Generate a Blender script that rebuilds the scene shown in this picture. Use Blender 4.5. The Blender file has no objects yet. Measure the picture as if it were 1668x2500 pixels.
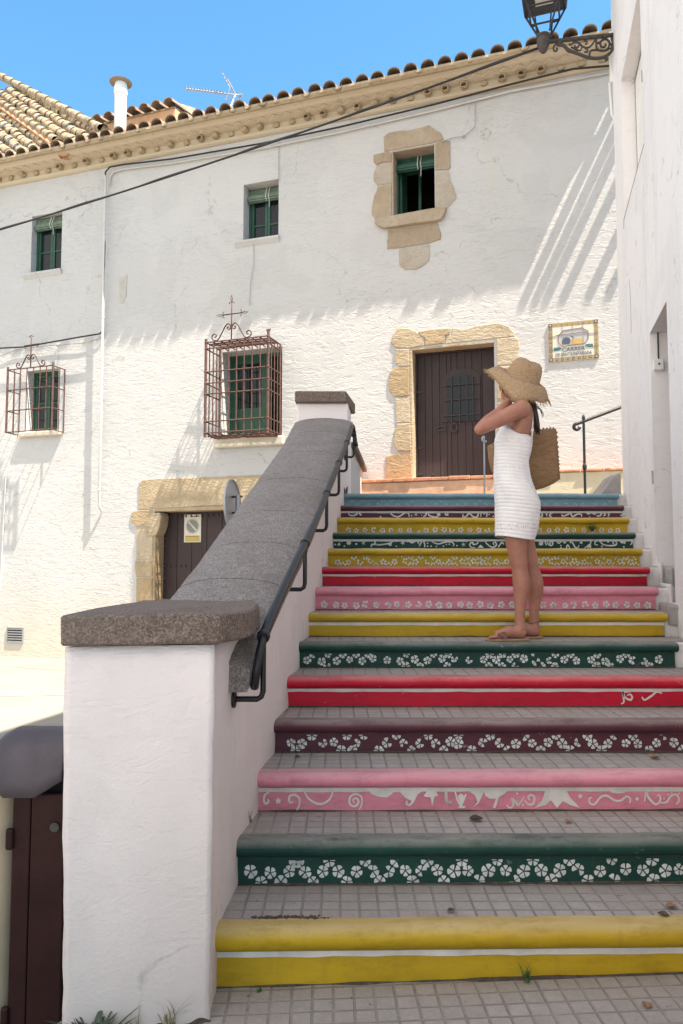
import bpy, bmesh, math, random
from mathutils import Vector, Matrix, noise
R = math.radians
sc = bpy.context.scene
COL = sc.collection
random.seed(7)

# ------------------------------------------------------------------ camera
CAM_H = 1.5
FPX, CX, CY = 1862.0, 834.0, 1250.0          # focal length and centre, in photograph pixels
PITCH = math.atan(130.0 / FPX)
cam = bpy.data.cameras.new('camera')
cam.sensor_fit = 'VERTICAL'; cam.sensor_height = 24.0
cam.lens = FPX / 2500.0 * 24.0
cam.clip_start = 0.05; cam.clip_end = 500
cam_o = bpy.data.objects.new('camera', cam); COL.objects.link(cam_o)
cam_o.location = (0, 0, CAM_H); cam_o.rotation_euler = (R(90) + PITCH, 0, 0)
sc.camera = cam_o

# ------------------------------------------------------------------ light
SUN_DIR = Vector((0.808, -0.588, 1.968)).normalized()      # towards the sun
SUN_EL = math.asin(SUN_DIR.z); SUN_AZ = math.atan2(SUN_DIR.x, SUN_DIR.y)
world = bpy.data.worlds.new('World'); sc.world = world; world.use_nodes = True
nt = world.node_tree
sky = nt.nodes.new('ShaderNodeTexSky'); sky.sky_type = 'NISHITA'; sky.sun_disc = False
sky.sun_elevation = SUN_EL; sky.sun_rotation = SUN_AZ
sky.air_density = 1.0; sky.dust_density = 0.4; sky.ozone_density = 1.0
def wn(typ, **kw):
    n = nt.nodes.new(typ)
    for k, v in kw.items(): setattr(n, k, v)
    return n
tint = wn('ShaderNodeMix', data_type='RGBA', blend_type='MULTIPLY'); tint.inputs[0].default_value = 1.0
tint.inputs[7].default_value = (0.65, 1.11, 1.20, 1)         # clear Mediterranean blue
nt.links.new(sky.outputs[0], tint.inputs[6])
# bright cloud added out of view, overhead and left, to whiten the shade; the open sky beyond the house is clear
tc = wn('ShaderNodeTexCoord'); sxyz = wn('ShaderNodeSeparateXYZ'); nt.links.new(tc.outputs['Generated'], sxyz.inputs[0])
dt = wn('ShaderNodeVectorMath', operation='DOT_PRODUCT'); nt.links.new(tc.outputs['Generated'], dt.inputs[0]); dt.inputs[1].default_value = (-0.6, -0.35, 0.6)
mr = wn('ShaderNodeMapRange'); mr.inputs[1].default_value = 0.36; mr.inputs[2].default_value = 0.75; mr.inputs[3].default_value = -0.35; mr.inputs[4].default_value = 0.35
nt.links.new(dt.outputs['Value'], mr.inputs[0])
cn = wn('ShaderNodeTexNoise'); cn.inputs['Scale'].default_value = 2.6; cn.inputs['Detail'].default_value = 6; nt.links.new(tc.outputs['Generated'], cn.inputs['Vector'])
ad = wn('ShaderNodeMath', operation='ADD'); nt.links.new(cn.outputs['Fac'], ad.inputs[0]); nt.links.new(mr.outputs[0], ad.inputs[1])
cr = wn('ShaderNodeValToRGB'); cr.color_ramp.elements[0].position = 0.40; cr.color_ramp.elements[1].position = 0.75; nt.links.new(ad.outputs[0], cr.inputs[0])
cm = wn('ShaderNodeMix', data_type='RGBA'); nt.links.new(cr.outputs[0], cm.inputs[0]); nt.links.new(tint.outputs[2], cm.inputs[6])
cm.inputs[7].default_value = (6.2, 5.85, 5.6, 1)
nt.links.new(cm.outputs[2], nt.nodes['Background'].inputs[0])
nt.nodes['Background'].inputs[1].default_value = 0.10
sun = bpy.data.lights.new('sun', 'SUN'); sun.energy = 5.0; sun.angle = R(0.5); sun.color = (1.0, 0.90, 0.76)
sun_o = bpy.data.objects.new('sun', sun); COL.objects.link(sun_o)
sun_o.rotation_euler = SUN_DIR.to_track_quat('Z', 'Y').to_euler()
vs = sc.view_settings
sc.display_settings.display_device = 'sRGB'
vs.view_transform = 'Standard'; vs.look = 'None'; vs.gamma = 1.0; vs.use_curve_mapping = False
vs.exposure = 1.48
sc.cycles.max_bounces = 12; sc.cycles.diffuse_bounces = 8

# ------------------------------------------------------------------ helpers
_c, _s = math.cos(PITCH), math.sin(PITCH)
def ray(x, y):
    r = (x - CX) / FPX; u = -(y - CY) / FPX
    return Vector((r, _c - u * _s, _s + u * _c))
EYE = Vector((0, 0, CAM_H))
def at(x, y, Y):
    d = ray(x, y); return EYE + d * (Y / d.y)
def hit(x, y, p, nrm):
    d = ray(x, y); return EYE + d * ((p - EYE).dot(nrm) / d.dot(nrm))
# the white house's front: a plane turned 18.7 degrees; u runs right along it, out comes towards the stairs
FA = R(18.7); P0 = Vector((-5.11, 12.62, 0)); FE = Vector((math.cos(FA), -math.sin(FA), 0)); FN = Vector((-math.sin(FA), -math.cos(FA), 0))
UP = Vector((0, 0, 1))
def W(u, z, out=0.0): return P0 + FE * u + FN * out + UP * z
def fp(x, y, out=0.0):
    p = hit(x, y, P0 + FN * out, FN) - P0
    return p.dot(FE), p.z

WLOC = {}
class MB:
    def __init__(s): s.v = []; s.f = []; s.m = []
    def add(s, vs, fs, mi=0):
        o = len(s.v); s.v += [Vector(p) for p in vs]
        for f in fs: s.f.append([i + o for i in f]); s.m.append(mi)
    def boxv(s, p, a, b, c, mi=0):          # corner p and three edge vectors
        p, a, b, c = map(Vector, (p, a, b, c))
        s.add([p, p+a, p+a+b, p+b, p+c, p+a+c, p+a+b+c, p+b+c],
              [(0,3,2,1),(4,5,6,7),(0,1,5,4),(1,2,6,5),(2,3,7,6),(3,0,4,7)], mi)
    def box(s, x0, x1, y0, y1, z0, z1, mi=0):
        s.boxv((x0,y0,z0), (x1-x0,0,0), (0,y1-y0,0), (0,0,z1-z0), mi)
    def fbox(s, u0, u1, z0, z1, o0, o1, mi=0):
        s.boxv(W(u0, z0, o0), FE*(u1-u0), UP*(z1-z0), FN*(o1-o0), mi)
    def prism(s, pts, ext, mi=0):
        pts = [Vector(p) for p in pts]; e = Vector(ext); n = len(pts)
        s.add(pts + [p + e for p in pts],
              [list(range(n))[::-1], list(range(n, 2*n))] + [[i, (i+1) % n, n+(i+1) % n, n+i] for i in range(n)], mi)
    def poly(s, pts, mi=0): s.add(pts, [list(range(len(pts)))], mi)
    def rings(s, rs, mi=0, cap=True, closed=False):
        n = len(rs[0]); v = [p for r in rs for p in r]; f = []
        k = len(rs)
        for a in range(k if closed else k-1):
            b = (a+1) % k
            for i in range(n):
                j = (i+1) % n; f.append((a*n+i, a*n+j, b*n+j, b*n+i))
        if cap and not closed: f += [list(range(n))[::-1], list(range((k-1)*n, k*n))]
        s.add(v, f, mi)
    def tube(s, path, r, n=8, mi=0, cap=True, closed=False, flat=1.0):
        path = [Vector(p) for p in path]; k = len(path)
        if not isinstance(r, (list, tuple)): r = [r]*k
        rs = []; prev = None
        for i in range(k):
            if closed: t = path[(i+1) % k] - path[i-1]
            else: t = path[min(i+1, k-1)] - path[max(i-1, 0)]
            t.normalize()
            if prev is None:
                a = t.cross(UP)
                if a.length < 1e-3: a = t.cross(Vector((1,0,0)))
            else: a = prev - t * prev.dot(t)
            a.normalize(); prev = a; b = t.cross(a)
            rs.append([path[i] + (a*math.cos(q)+b*math.sin(q)*flat)*r[i] for q in [2*math.pi*j/n for j in range(n)]])
        s.rings(rs, mi, cap, closed)
    def lathe(s, c, prof, ax=UP, n=20, mi=0, cap=True):
        ax = Vector(ax).normalized(); a = ax.cross(Vector((0.3,1,0.1))).normalized(); b = ax.cross(a); c = Vector(c)
        s.rings([[c + ax*h + (a*math.cos(q)+b*math.sin(q))*r for q in [2*math.pi*j/n for j in range(n)]] for r, h in prof], mi, cap)
    def ell(s, c, rx, ry, rz, n=16, m=10, rot=None, mi=0):
        rot = rot or Matrix.Identity(3); c = Vector(c); rs = []
        for i in range(m+1):
            t = -math.pi/2 + math.pi*i/m; ct = max(math.cos(t), 0.02)
            rs.append([c + rot @ Vector((rx*ct*math.cos(q), ry*ct*math.sin(q), rz*math.sin(t))) for q in [2*math.pi*j/n for j in range(n)]])
        s.rings(rs, mi)
    def bm(s):
        b = bmesh.new(); vs = [b.verts.new(p) for p in s.v]
        for f, mi in zip(s.f, s.m):
            try:
                fc = b.faces.new([vs[i] for i in f]); fc.material_index = mi
            except ValueError: pass
        return b
    def build(s, name, mats, parent=None, smooth=False, bevel=0.0, recalc=True, seg=2, rough=0.0, rfreq=6.0):
        b = s.bm()
        if recalc: bmesh.ops.recalc_face_normals(b, faces=b.faces)
        if bevel:
            ed = [e for e in b.edges if len(e.link_faces) == 2 and e.calc_face_angle(0) > 0.5]
            bmesh.ops.bevel(b, geom=ed, offset=bevel, segments=seg, affect='EDGES', profile=0.5, clamp_overlap=True)
        if rough:
            for v in b.verts:
                q = v.co * rfreq; v.co += Vector((noise.noise(q), noise.noise(q+Vector((9,3,1))), noise.noise(q+Vector((2,7,5))))) * rough
        return link(name, b, mats, parent, smooth)

def link(name, b, mats, parent=None, smooth=False):
    org = WLOC.get(parent.name, Vector()) if parent else Vector()
    if org.length: bmesh.ops.translate(b, verts=b.verts, vec=-org)
    me = bpy.data.meshes.new(name); b.to_mesh(me); b.free()
    o = bpy.data.objects.new(name, me); COL.objects.link(o)
    for m in (mats if isinstance(mats, (list, tuple)) else [mats]): me.materials.append(m)
    if smooth:
        for p in me.polygons: p.use_smooth = True
        if smooth != 'all':
            try: me.set_sharp_from_angle(angle=R(40))
            except Exception: pass
    if parent: o.parent = parent
    WLOC[o.name] = Vector(org)
    return o

def thing(name, label, cat, loc=(0,0,0), group=None):
    o = bpy.data.objects.new(name, None); COL.objects.link(o); o.location = loc; o.empty_display_size = 0.2
    WLOC[o.name] = Vector(loc)
    return tag(o, label, cat, group)
def tag(o, label, cat, group=None):
    o['label'] = label; o['category'] = cat
    if group: o['group'] = group
    return o
def kind(o, k): o['kind'] = k; return o

# ------------------------------------------------------------------ materials
def mat(name):
    m = bpy.data.materials.new(name); m.use_nodes = True
    t = m.node_tree; return m, t, t.nodes['Principled BSDF']
def nd(t, typ, **kw):
    n = t.nodes.new(typ)
    for k, v in kw.items(): setattr(n, k, v)
    return n
def lk(t, a, b): t.links.new(a, b)
def rgb(c): return (c[0], c[1], c[2], 1)
def ramp(t, fac, stops):
    r = nd(t, 'ShaderNodeValToRGB'); el = r.color_ramp.elements
    while len(el) < len(stops): el.new(0.5)
    for e, (p, c) in zip(el, stops): e.position = p; e.color = rgb(c) if isinstance(c, (tuple, list)) else (c, c, c, 1)
    lk(t, fac, r.inputs[0]); return r.outputs[0]
def ntex(t, co, scale, detail=6, rough=0.6, dist=0.0):
    n = nd(t, 'ShaderNodeTexNoise'); n.inputs['Scale'].default_value = scale; n.inputs['Detail'].default_value = detail
    n.inputs['Roughness'].default_value = rough; n.inputs['Distortion'].default_value = dist
    if co is not None: lk(t, co, n.inputs['Vector'])
    return n.outputs['Fac']
def mixc(t, fac, a, b, mode='MIX'):
    m = nd(t, 'ShaderNodeMix', data_type='RGBA', blend_type=mode)
    if isinstance(fac, (int, float)): m.inputs[0].default_value = fac
    else: lk(t, fac, m.inputs[0])
    for i, v in ((6, a), (7, b)):
        if isinstance(v, (tuple, list)): m.inputs[i].default_value = rgb(v)
        else: lk(t, v, m.inputs[i])
    return m.outputs[2]
def mth(t, op, a, b=None, clamp=False):
    m = nd(t, 'ShaderNodeMath', operation=op); m.use_clamp = clamp
    for i, v in enumerate((a, b)):
        if v is None: continue
        if isinstance(v, (int, float)): m.inputs[i].default_value = v
        else: lk(t, v, m.inputs[i])
    return m.outputs[0]
def bump(t, p, h, strength=0.4, dist=0.01, prev=None):
    b = nd(t, 'ShaderNodeBump'); b.inputs['Strength'].default_value = strength; b.inputs['Distance'].default_value = dist
    lk(t, h, b.inputs['Height'])
    if prev is not None: lk(t, prev, b.inputs['Normal'])
    lk(t, b.outputs[0], p.inputs['Normal']); return b.outputs[0]
def gpos(t): return nd(t, 'ShaderNodeNewGeometry').outputs['Position']
def mapping(t, v, scale=(1,1,1), rot=(0,0,0), loc=(0,0,0)):
    m = nd(t, 'ShaderNodeMapping'); m.inputs['Scale'].default_value = scale; m.inputs['Rotation'].default_value = rot; m.inputs['Location'].default_value = loc
    lk(t, v, m.inputs['Vector']); return m.outputs[0]

def plain(name, col, rough=0.6, metal=0.0, var=0.15, scale=8.0, bmp=0.0, bscale=60.0, spec=0.5):
    m, t, p = mat(name); co = gpos(t)
    f = ntex(t, co, scale)
    c = ramp(t, f, [(0.25, tuple(x*(1-var) for x in col)), (0.75, tuple(min(1, x*(1+var)) for x in col))])
    lk(t, c, p.inputs['Base Color'])
    p.inputs['Roughness'].default_value = rough; p.inputs['Metallic'].default_value = metal
    p.inputs['Specular IOR Level'].default_value = spec
    if bmp: bump(t, p, ntex(t, co, bscale, 4), bmp, 0.01)
    return m

def stucco(name, col, stain, trowel=0.5, tdist=0.015, grime=0.35, tscale=1.0, fine=0.25):
    """lime plaster: short curved trowel strokes, fine grain, broad stains, dirt near the ground"""
    m, t, p = mat(name); co = gpos(t)
    big = ntex(t, co, 0.55, 5, 0.65)
    small = ntex(t, co, 7.0, 6, 0.7)
    c = ramp(t, big, [(0.3, tuple(x*0.95 for x in col)), (0.7, col)])
    sm = ramp(t, small, [(0.55, 0.0), (0.8, 1.0)])
    c = mixc(t, mth(t, 'MULTIPLY', sm, grime*0.35), c, stain)
    streak = ntex(t, mapping(t, co, (4.0, 4.0, 0.35)), 1.0, 4, 0.6)
    c = mixc(t, mth(t, 'MULTIPLY', ramp(t, streak, [(0.58, 0.0), (0.85, 1.0)]), grime*0.5), c, stain)
    sx = nd(t, 'ShaderNodeSeparateXYZ'); lk(t, co, sx.inputs[0])
    low = ramp(t, mth(t, 'ADD', mth(t, 'MULTIPLY', sx.outputs[2], 0.5), mth(t, 'MULTIPLY', big, 0.5)), [(0.25, 1.0), (0.9, 0.0)])
    c = mixc(t, mth(t, 'MULTIPLY', low, grime), c, stain)
    pt_ = ramp(t, ntex(t, co, 0.9, 5, 0.55, 0.8), [(0.50, 0.0), (0.53, 1.0)])
    c = mixc(t, mth(t, 'MULTIPLY', pt_, 0.10), c, tuple(x*0.6 for x in col))
    crk = nd(t, 'ShaderNodeTexVoronoi', feature='DISTANCE_TO_EDGE'); crk.inputs['Scale'].default_value = 0.55
    wv_ = nd(t, 'ShaderNodeTexNoise'); wv_.inputs['Scale'].default_value = 2.2; wv_.inputs['Detail'].default_value = 5; lk(t, co, wv_.inputs['Vector'])
    vm_ = nd(t, 'ShaderNodeVectorMath', operation='MULTIPLY_ADD'); lk(t, wv_.outputs['Color'], vm_.inputs[0]); vm_.inputs[1].default_value = (0.7, 0.7, 0.7); lk(t, co, vm_.inputs[2]); lk(t, vm_.outputs[0], crk.inputs['Vector'])
    hair = mth(t, 'MULTIPLY', ramp(t, crk.outputs['Distance'], [(0.0, 1.0), (0.006, 0.0)]), ramp(t, small, [(0.45, 0.0), (0.6, 1.0)]))
    c = mixc(t, mth(t, 'MULTIPLY', hair, 0.55), c, tuple(x*0.35 for x in col))
    lk(t, c, p.inputs['Base Color']); p.inputs['Roughness'].default_value = 0.9; p.inputs['Specular IOR Level'].default_value = 0.2
    # trowel strokes: stretched ridges of two crossing directions picked by a noise mask
    a = nd(t, 'ShaderNodeTexNoise'); a.inputs['Scale'].default_value = 1.0; a.inputs['Detail'].default_value = 3; a.inputs['Roughness'].default_value = 0.55; a.inputs['Distortion'].default_value = 0.6
    lk(t, mapping(t, co, (5.5*tscale, 5.5*tscale, 19*tscale), (0.0, 0.42, 0.1)), a.inputs['Vector'])
    b = nd(t, 'ShaderNodeTexNoise'); b.inputs['Scale'].default_value = 1.0; b.inputs['Detail'].default_value = 3; b.inputs['Roughness'].default_value = 0.55; b.inputs['Distortion'].default_value = 0.6
    lk(t, mapping(t, co, (6*tscale, 6*tscale, 17*tscale), (0.1, -0.5, -0.1)), b.inputs['Vector'])
    msk = ramp(t, ntex(t, co, 2.6*tscale, 3), [(0.46, 0.0), (0.54, 1.0)])
    mx = nd(t, 'ShaderNodeMix', data_type='FLOAT'); lk(t, msk, mx.inputs[0]); lk(t, a.outputs['Fac'], mx.inputs[2]); lk(t, b.outputs['Fac'], mx.inputs[3])
    edge = ramp(t, mx.outputs[0], [(0.30, 0.15), (0.40, 0.0), (0.46, 0.62), (0.56, 0.55), (0.66, 1.0)])
    edge = mth(t, 'MULTIPLY', edge, ramp(t, ntex(t, co, 0.8, 4, 0.6), [(0.34, 0.25), (0.62, 1.0)]))
    n1 = bump(t, p, edge, trowel, tdist)
    bump(t, p, ntex(t, co, 70, 5, 0.7), fine, 0.004, n1)
    return m

def granite(name, a, b, scale=1.0):
    m, t, p = mat(name); co = gpos(t)
    sp = ntex(t, co, 120*scale, 3, 0.8); md = ntex(t, co, 22*scale, 5, 0.7); bg = ntex(t, co, 2.5, 5, 0.65)
    c = ramp(t, sp, [(0.34, tuple(x*0.35 for x in a)), (0.5, a), (0.66, b)])
    c = mixc(t, ramp(t, md, [(0.45, 0.0), (0.7, 0.6)]), c, tuple(x*0.55 for x in a))
    c = mixc(t, ramp(t, bg, [(0.45, 0.0), (0.75, 0.55)]), c, (0.16, 0.135, 0.115))
    lk(t, c, p.inputs['Base Color']); p.inputs['Roughness'].default_value = 0.85; p.inputs['Specular IOR Level'].default_value = 0.3
    n1 = bump(t, p, md, 0.5, 0.012); bump(t, p, sp, 0.5, 0.006, n1)
    return m

def sandstone(name, a, b):
    m, t, p = mat(name); co = gpos(t)
    bg = ntex(t, co, 2.2, 6, 0.7); md = ntex(t, co, 16, 6, 0.75, 0.4)
    c = ramp(t, bg, [(0.3, a), (0.7, b)])
    c = mixc(t, ramp(t, md, [(0.5, 0.0), (0.75, 0.5)]), c, tuple(x*0.6 for x in a))
    lk(t, c, p.inputs['Base Color']); p.inputs['Roughness'].default_value = 0.92; p.inputs['Specular IOR Level'].default_value = 0.2
    ch = nd(t, 'ShaderNodeTexNoise'); ch.inputs['Scale'].default_value = 1.0; ch.inputs['Detail'].default_value = 4; ch.inputs['Distortion'].default_value = 0.8
    lk(t, mapping(t, co, (12, 12, 26), (0.3, 0.5, 0.2)), ch.inputs['Vector'])
    n1 = bump(t, p, ch.outputs['Fac'], 0.6, 0.025); bump(t, p, md, 0.4, 0.01, n1)
    return m

def painted(name, col, dust=(0.46, 0.41, 0.37), wear=0.42):
    """gloss masonry paint on worn stone: dust lying on upward faces, scuffs, chips"""
    m, t, p = mat(name); co = gpos(t)
    g = nd(t, 'ShaderNodeNewGeometry'); sx = nd(t, 'ShaderNodeSeparateXYZ'); lk(t, g.outputs['Normal'], sx.inputs[0])
    big = ntex(t, mapping(t, co, (1.2, 6, 6)), 1.6, 5, 0.65); fine = ntex(t, mapping(t, co, (18, 40, 40)), 1.0, 5, 0.7)
    c = ramp(t, big, [(0.3, tuple(x*0.82 for x in col)), (0.7, tuple(min(1, x*1.08) for x in col))])
    up = mth(t, 'MULTIPLY', ramp(t, sx.outputs[2], [(0.25, 0.0), (0.95, 1.0)]), ramp(t, big, [(0.2, 0.35), (0.7, 1.0)]))
    c = mixc(t, mth(t, 'MULTIPLY', up, wear), c, dust)
    sc1 = ramp(t, fine, [(0.66, 0.0), (0.74, 1.0)])
    c = mixc(t, mth(t, 'MULTIPLY', sc1, 0.30), c, dust)
    ch = ramp(t, ntex(t, co, 19, 7, 0.82), [(0.63, 0.0), (0.66, 1.0)])
    c = mixc(t, mth(t, 'MULTIPLY', ch, 0.5), c, (0.42, 0.38, 0.34))
    dr_ = ramp(t, ntex(t, mapping(t, co, (26, 26, 2.2)), 1.0, 4, 0.6), [(0.56, 0.0), (0.8, 0.5)])
    c = mixc(t, dr_, c, tuple(x*0.6+0.03 for x in col))
    dk = ramp(t, ntex(t, mapping(t, co, (5, 14, 14)), 1.0, 6, 0.75), [(0.48, 0.0), (0.74, 0.75)])
    c = mixc(t, dk, c, tuple(x*0.55 for x in col))
    lk(t, c, p.inputs['Base Color'])
    lk(t, ramp(t, big, [(0.3, 0.5), (0.7, 0.72)]), p.inputs['Roughness']); p.inputs['Specular IOR Level'].default_value = 0.35
    n1 = bump(t, p, big, 0.25, 0.012); bump(t, p, fine, 0.2, 0.004, n1)
    return m

def panot(name, rot=0.0, col=(0.385, 0.352, 0.335), block=0.072):
    m, t, p = mat(name); co = gpos(t)
    br = nd(t, 'ShaderNodeTexBrick'); br.offset = 0.0; br.squash = 1.0
    wob = nd(t, 'ShaderNodeTexNoise'); wob.inputs['Scale'].default_value = 3.0; lk(t, co, wob.inputs['Vector'])
    va = nd(t, 'ShaderNodeVectorMath', operation='SCALE'); lk(t, wob.outputs['Color'], va.inputs[0]); va.inputs['Scale'].default_value = 0.012
    vb = nd(t, 'ShaderNodeVectorMath', operation='ADD'); lk(t, mapping(t, co, rot=(0, 0, rot)), vb.inputs[0]); lk(t, va.outputs[0], vb.inputs[1])
    lk(t, vb.outputs[0], br.inputs['Vector'])
    for k, v in (('Scale', 1.0), ('Mortar Size', 0.0055), ('Mortar Smooth', 0.5), ('Brick Width', block), ('Row Height', block)): br.inputs[k].default_value = v
    br.inputs['Color1'].default_value = rgb(col); br.inputs['Color2'].default_value = rgb(tuple(x*0.86 for x in col)); br.inputs['Mortar'].default_value = rgb(tuple(x*0.52 for x in col))
    big = ntex(t, co, 2.0, 6, 0.7); fine = ntex(t, co, 60, 5, 0.75)
    # some blocks are worn flat or stained
    vo = ramp(t, ntex(t, co, 5.0, 4, 0.6), [(0.4, 0.0), (0.62, 1.0)])
    c = mixc(t, mth(t, 'MULTIPLY', vo, 0.65), br.outputs['Color'], tuple(x*0.80 for x in col))
    c = mixc(t, ramp(t, ntex(t, co, 13.0, 5, 0.75), [(0.45, 0.0), (0.7, 0.55)]), c, tuple(x*0.62 for x in col))
    c = mixc(t, ramp(t, big, [(0.4, 0.0), (0.75, 0.6)]), c, (0.30, 0.255, 0.215))
    c = mixc(t, ramp(t, fine, [(0.5, 0.0), (0.75, 0.3)]), c, (0.56, 0.50, 0.45))
    spk = ramp(t, ntex(t, co, 35, 3, 0.6), [(0.70, 0.0), (0.73, 1.0)])
    c = mixc(t, mth(t, 'MULTIPLY', spk, 0.7), c, (0.06, 0.045, 0.04))
    lk(t, c, p.inputs['Base Color']); p.inputs['Roughness'].default_value = 0.85; p.inputs['Specular IOR Level'].default_value = 0.3
    inv = mth(t, 'SUBTRACT', 1.0, mth(t, 'MULTIPLY', br.outputs['Fac'], mth(t, 'SUBTRACT', 1.0, mth(t, 'MULTIPLY', vo, 0.5))))
    n1 = bump(t, p, inv, 0.8, 0.006); bump(t, p, fine, 0.3, 0.004, n1)
    return m

M = {}
M['white'] = stucco('white_lime_plaster', (0.555, 0.545, 0.54), (0.60, 0.50, 0.33), 0.62, 0.016, 0.55)
M['white_right'] = stucco('smooth_white_plaster', (0.82, 0.80, 0.815), (0.46, 0.41, 0.37), 0.22, 0.010, 0.8, 0.5, 0.3)
M['pillar'] = stucco('pinkish_white_plaster', (0.82, 0.75, 0.75), (0.50, 0.42, 0.36), 0.22, 0.009, 0.55, 0.9, 0.7)
M['cream'] = stucco('cream_limewash', (0.57, 0.485, 0.365), (0.36, 0.26, 0.15), 0.25, 0.008, 0.6)
M['sill'] = plain('cream_sill_plaster', (0.56, 0.50, 0.41), 0.9, 0.0, 0.15, 6, 0.4, 40)
M['pipe'] = plain('whitewashed_pipe', (0.56, 0.55, 0.54), 0.7, 0.0, 0.1, 6)
M['soil'] = plain('dark_soil', (0.075, 0.058, 0.046), 0.95, 0.0, 0.5, 40, 0.8, 60)
M['string'] = plain('pale_stained_cement', (0.68, 0.65, 0.645), 0.9, 0.0, 0.2, 5, 0.5, 40)
M['granite'] = granite('granite_coping', (0.245, 0.215, 0.205), (0.40, 0.36, 0.345))
M['granite_brown'] = granite('granite_brown', (0.17, 0.125, 0.105), (0.31, 0.25, 0.22))
M['sandstone'] = sandstone('sandstone', (0.36, 0.275, 0.175), (0.49, 0.40, 0.28))
M['sandstone_grey'] = sandstone('pale_sandstone', (0.36, 0.275, 0.19), (0.45, 0.375, 0.29))
M['tile_dark'] = plain('weathered_roof_tile', (0.26, 0.185, 0.13), 0.9, var=0.55, scale=9, bmp=0.5)
M['tile_pale'] = plain('lichen_covered_tile', (0.30, 0.235, 0.155), 0.95, var=0.75, scale=7, bmp=0.9, bscale=22)
M['orange_wall'] = plain('orange_render', (0.62, 0.36, 0.20), 0.9, var=0.2, scale=3, bmp=0.3)
M['black_iron'] = plain('black_painted_iron', (0.010, 0.010, 0.013), 0.42, 0.0, 0.3, 30, 0.15, 120)
M['rust'] = plain('rusty_iron', (0.095, 0.045, 0.036), 0.75, 0.0, 0.5, 14, 0.4, 90)
M['old_iron'] = plain('grey_wrought_iron', (0.06, 0.052, 0.05), 0.6, 0.2, 0.4, 25, 0.3, 90)
M['green'] = plain('green_window_paint', (0.015, 0.072, 0.043), 0.5, 0.0, 0.3, 10, 0.15)
M['green_pale'] = plain('faded_green_slats', (0.12, 0.17, 0.12), 0.65, 0.0, 0.35, 14, 0.2)
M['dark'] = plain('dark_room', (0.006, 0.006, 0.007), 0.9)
M['white_paint'] = plain('white_line_paint', (0.66, 0.62, 0.58), 0.6, 0.0, 0.18, 12, 0.25, 50)
M['pattern_paint'] = plain('pale_pattern_paint', (0.60, 0.62, 0.60), 0.6, 0.0, 0.35, 22, 0.2, 60)
M['cement'] = plain('grey_cement', (0.33, 0.31, 0.30), 0.9, 0.0, 0.25, 5, 0.5, 40)
M['white_plastic'] = plain('white_plastic', (0.78, 0.77, 0.75), 0.45, 0.0, 0.06, 5)
M['cable'] = plain('black_cable_rubber', (0.016, 0.015, 0.016), 0.6, 0.0, 0.2, 10)
M['grey_metal'] = plain('galvanised_metal', (0.34, 0.35, 0.37), 0.45, 0.6, 0.15, 8)
M['terracotta'] = plain('terracotta_brick', (0.55, 0.25, 0.14), 0.85, 0.0, 0.3, 10, 0.5, 40)
M['pink_render'] = plain('worn_pink_render', (0.68, 0.42, 0.28), 0.9, 0.0, 0.25, 6, 0.5, 40)
M['dirty_cream'] = stucco('dirty_cream_render', (0.60, 0.54, 0.40), (0.22, 0.20, 0.14), 0.3, 0.01, 0.9)

M['sandstone_b'] = sandstone('golden_sandstone', (0.33, 0.235, 0.135), (0.47, 0.36, 0.23)); M['sandstone_c'] = sandstone('worn_sandstone', (0.40, 0.32, 0.22), (0.53, 0.45, 0.34))
M['sgrey_b'] = sandstone('brown_sandstone', (0.31, 0.235, 0.16), (0.41, 0.33, 0.25)); M['sgrey_c'] = sandstone('grey_sandstone', (0.38, 0.32, 0.25), (0.48, 0.43, 0.37))
S_GOLD = [M['sandstone'], M['sandstone_b'], M['sandstone_c']]; S_GREY = [M['sandstone_grey'], M['sgrey_b'], M['sgrey_c']]
def wood(name, col, scale=1.0):
    m, t, p = mat(name); co = gpos(t)
    g = ntex(t, mapping(t, co, (40, 40, 1.6)), 1.0, 5, 0.6); bg = ntex(t, co, 1.5, 4)
    c = ramp(t, g, [(0.3, tuple(x*0.65 for x in col)), (0.7, tuple(x*1.15 for x in col))])
    c = mixc(t, ramp(t, bg, [(0.45, 0.0), (0.75, 0.5)]), c, tuple(x*1.5 for x in col))
    lk(t, c, p.inputs['Base Color']); p.inputs['Roughness'].default_value = 0.6; bump(t, p, g, 0.3, 0.004)
    return m
M['door_wood'] = wood('dark_brown_door_wood', (0.036, 0.019, 0.019))
def glass(name, col, rough=0.04):
    m, t, p = mat(name); p.inputs['Base Color'].default_value = rgb(col); p.inputs['Roughness'].default_value = rough
    p.inputs['Specular IOR Level'].default_value = 0.3
    bump(t, p, ntex(t, gpos(t), 2.0, 2), 0.05, 0.01); return m
M['glass'] = glass('window_glass', (0.01, 0.016, 0.02))
M['frost'] = plain('frosted_lamp_glass', (0.55, 0.54, 0.50), 0.4, 0.0, 0.08, 4)
PAINTS = {'yellow': (0.50, 0.325, 0.012), 'green': (0.008, 0.052, 0.040), 'pink': (0.70, 0.25, 0.325), 'purple': (0.095, 0.026, 0.040),
          'red': (0.54, 0.006, 0.032), 'blue': (0.17, 0.31, 0.38)}
for k, v in PAINTS.items():
    M['p_'+k] = painted(k+'_step_paint', v)
    M['n_'+k] = painted(k+'_nosing_paint', v, wear=0.50)
M['tread'] = panot('stair_tread_tiles')
M['pave'] = panot('street_panot_tiles', R(-2.0), (0.365, 0.335, 0.32), 0.072)

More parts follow.
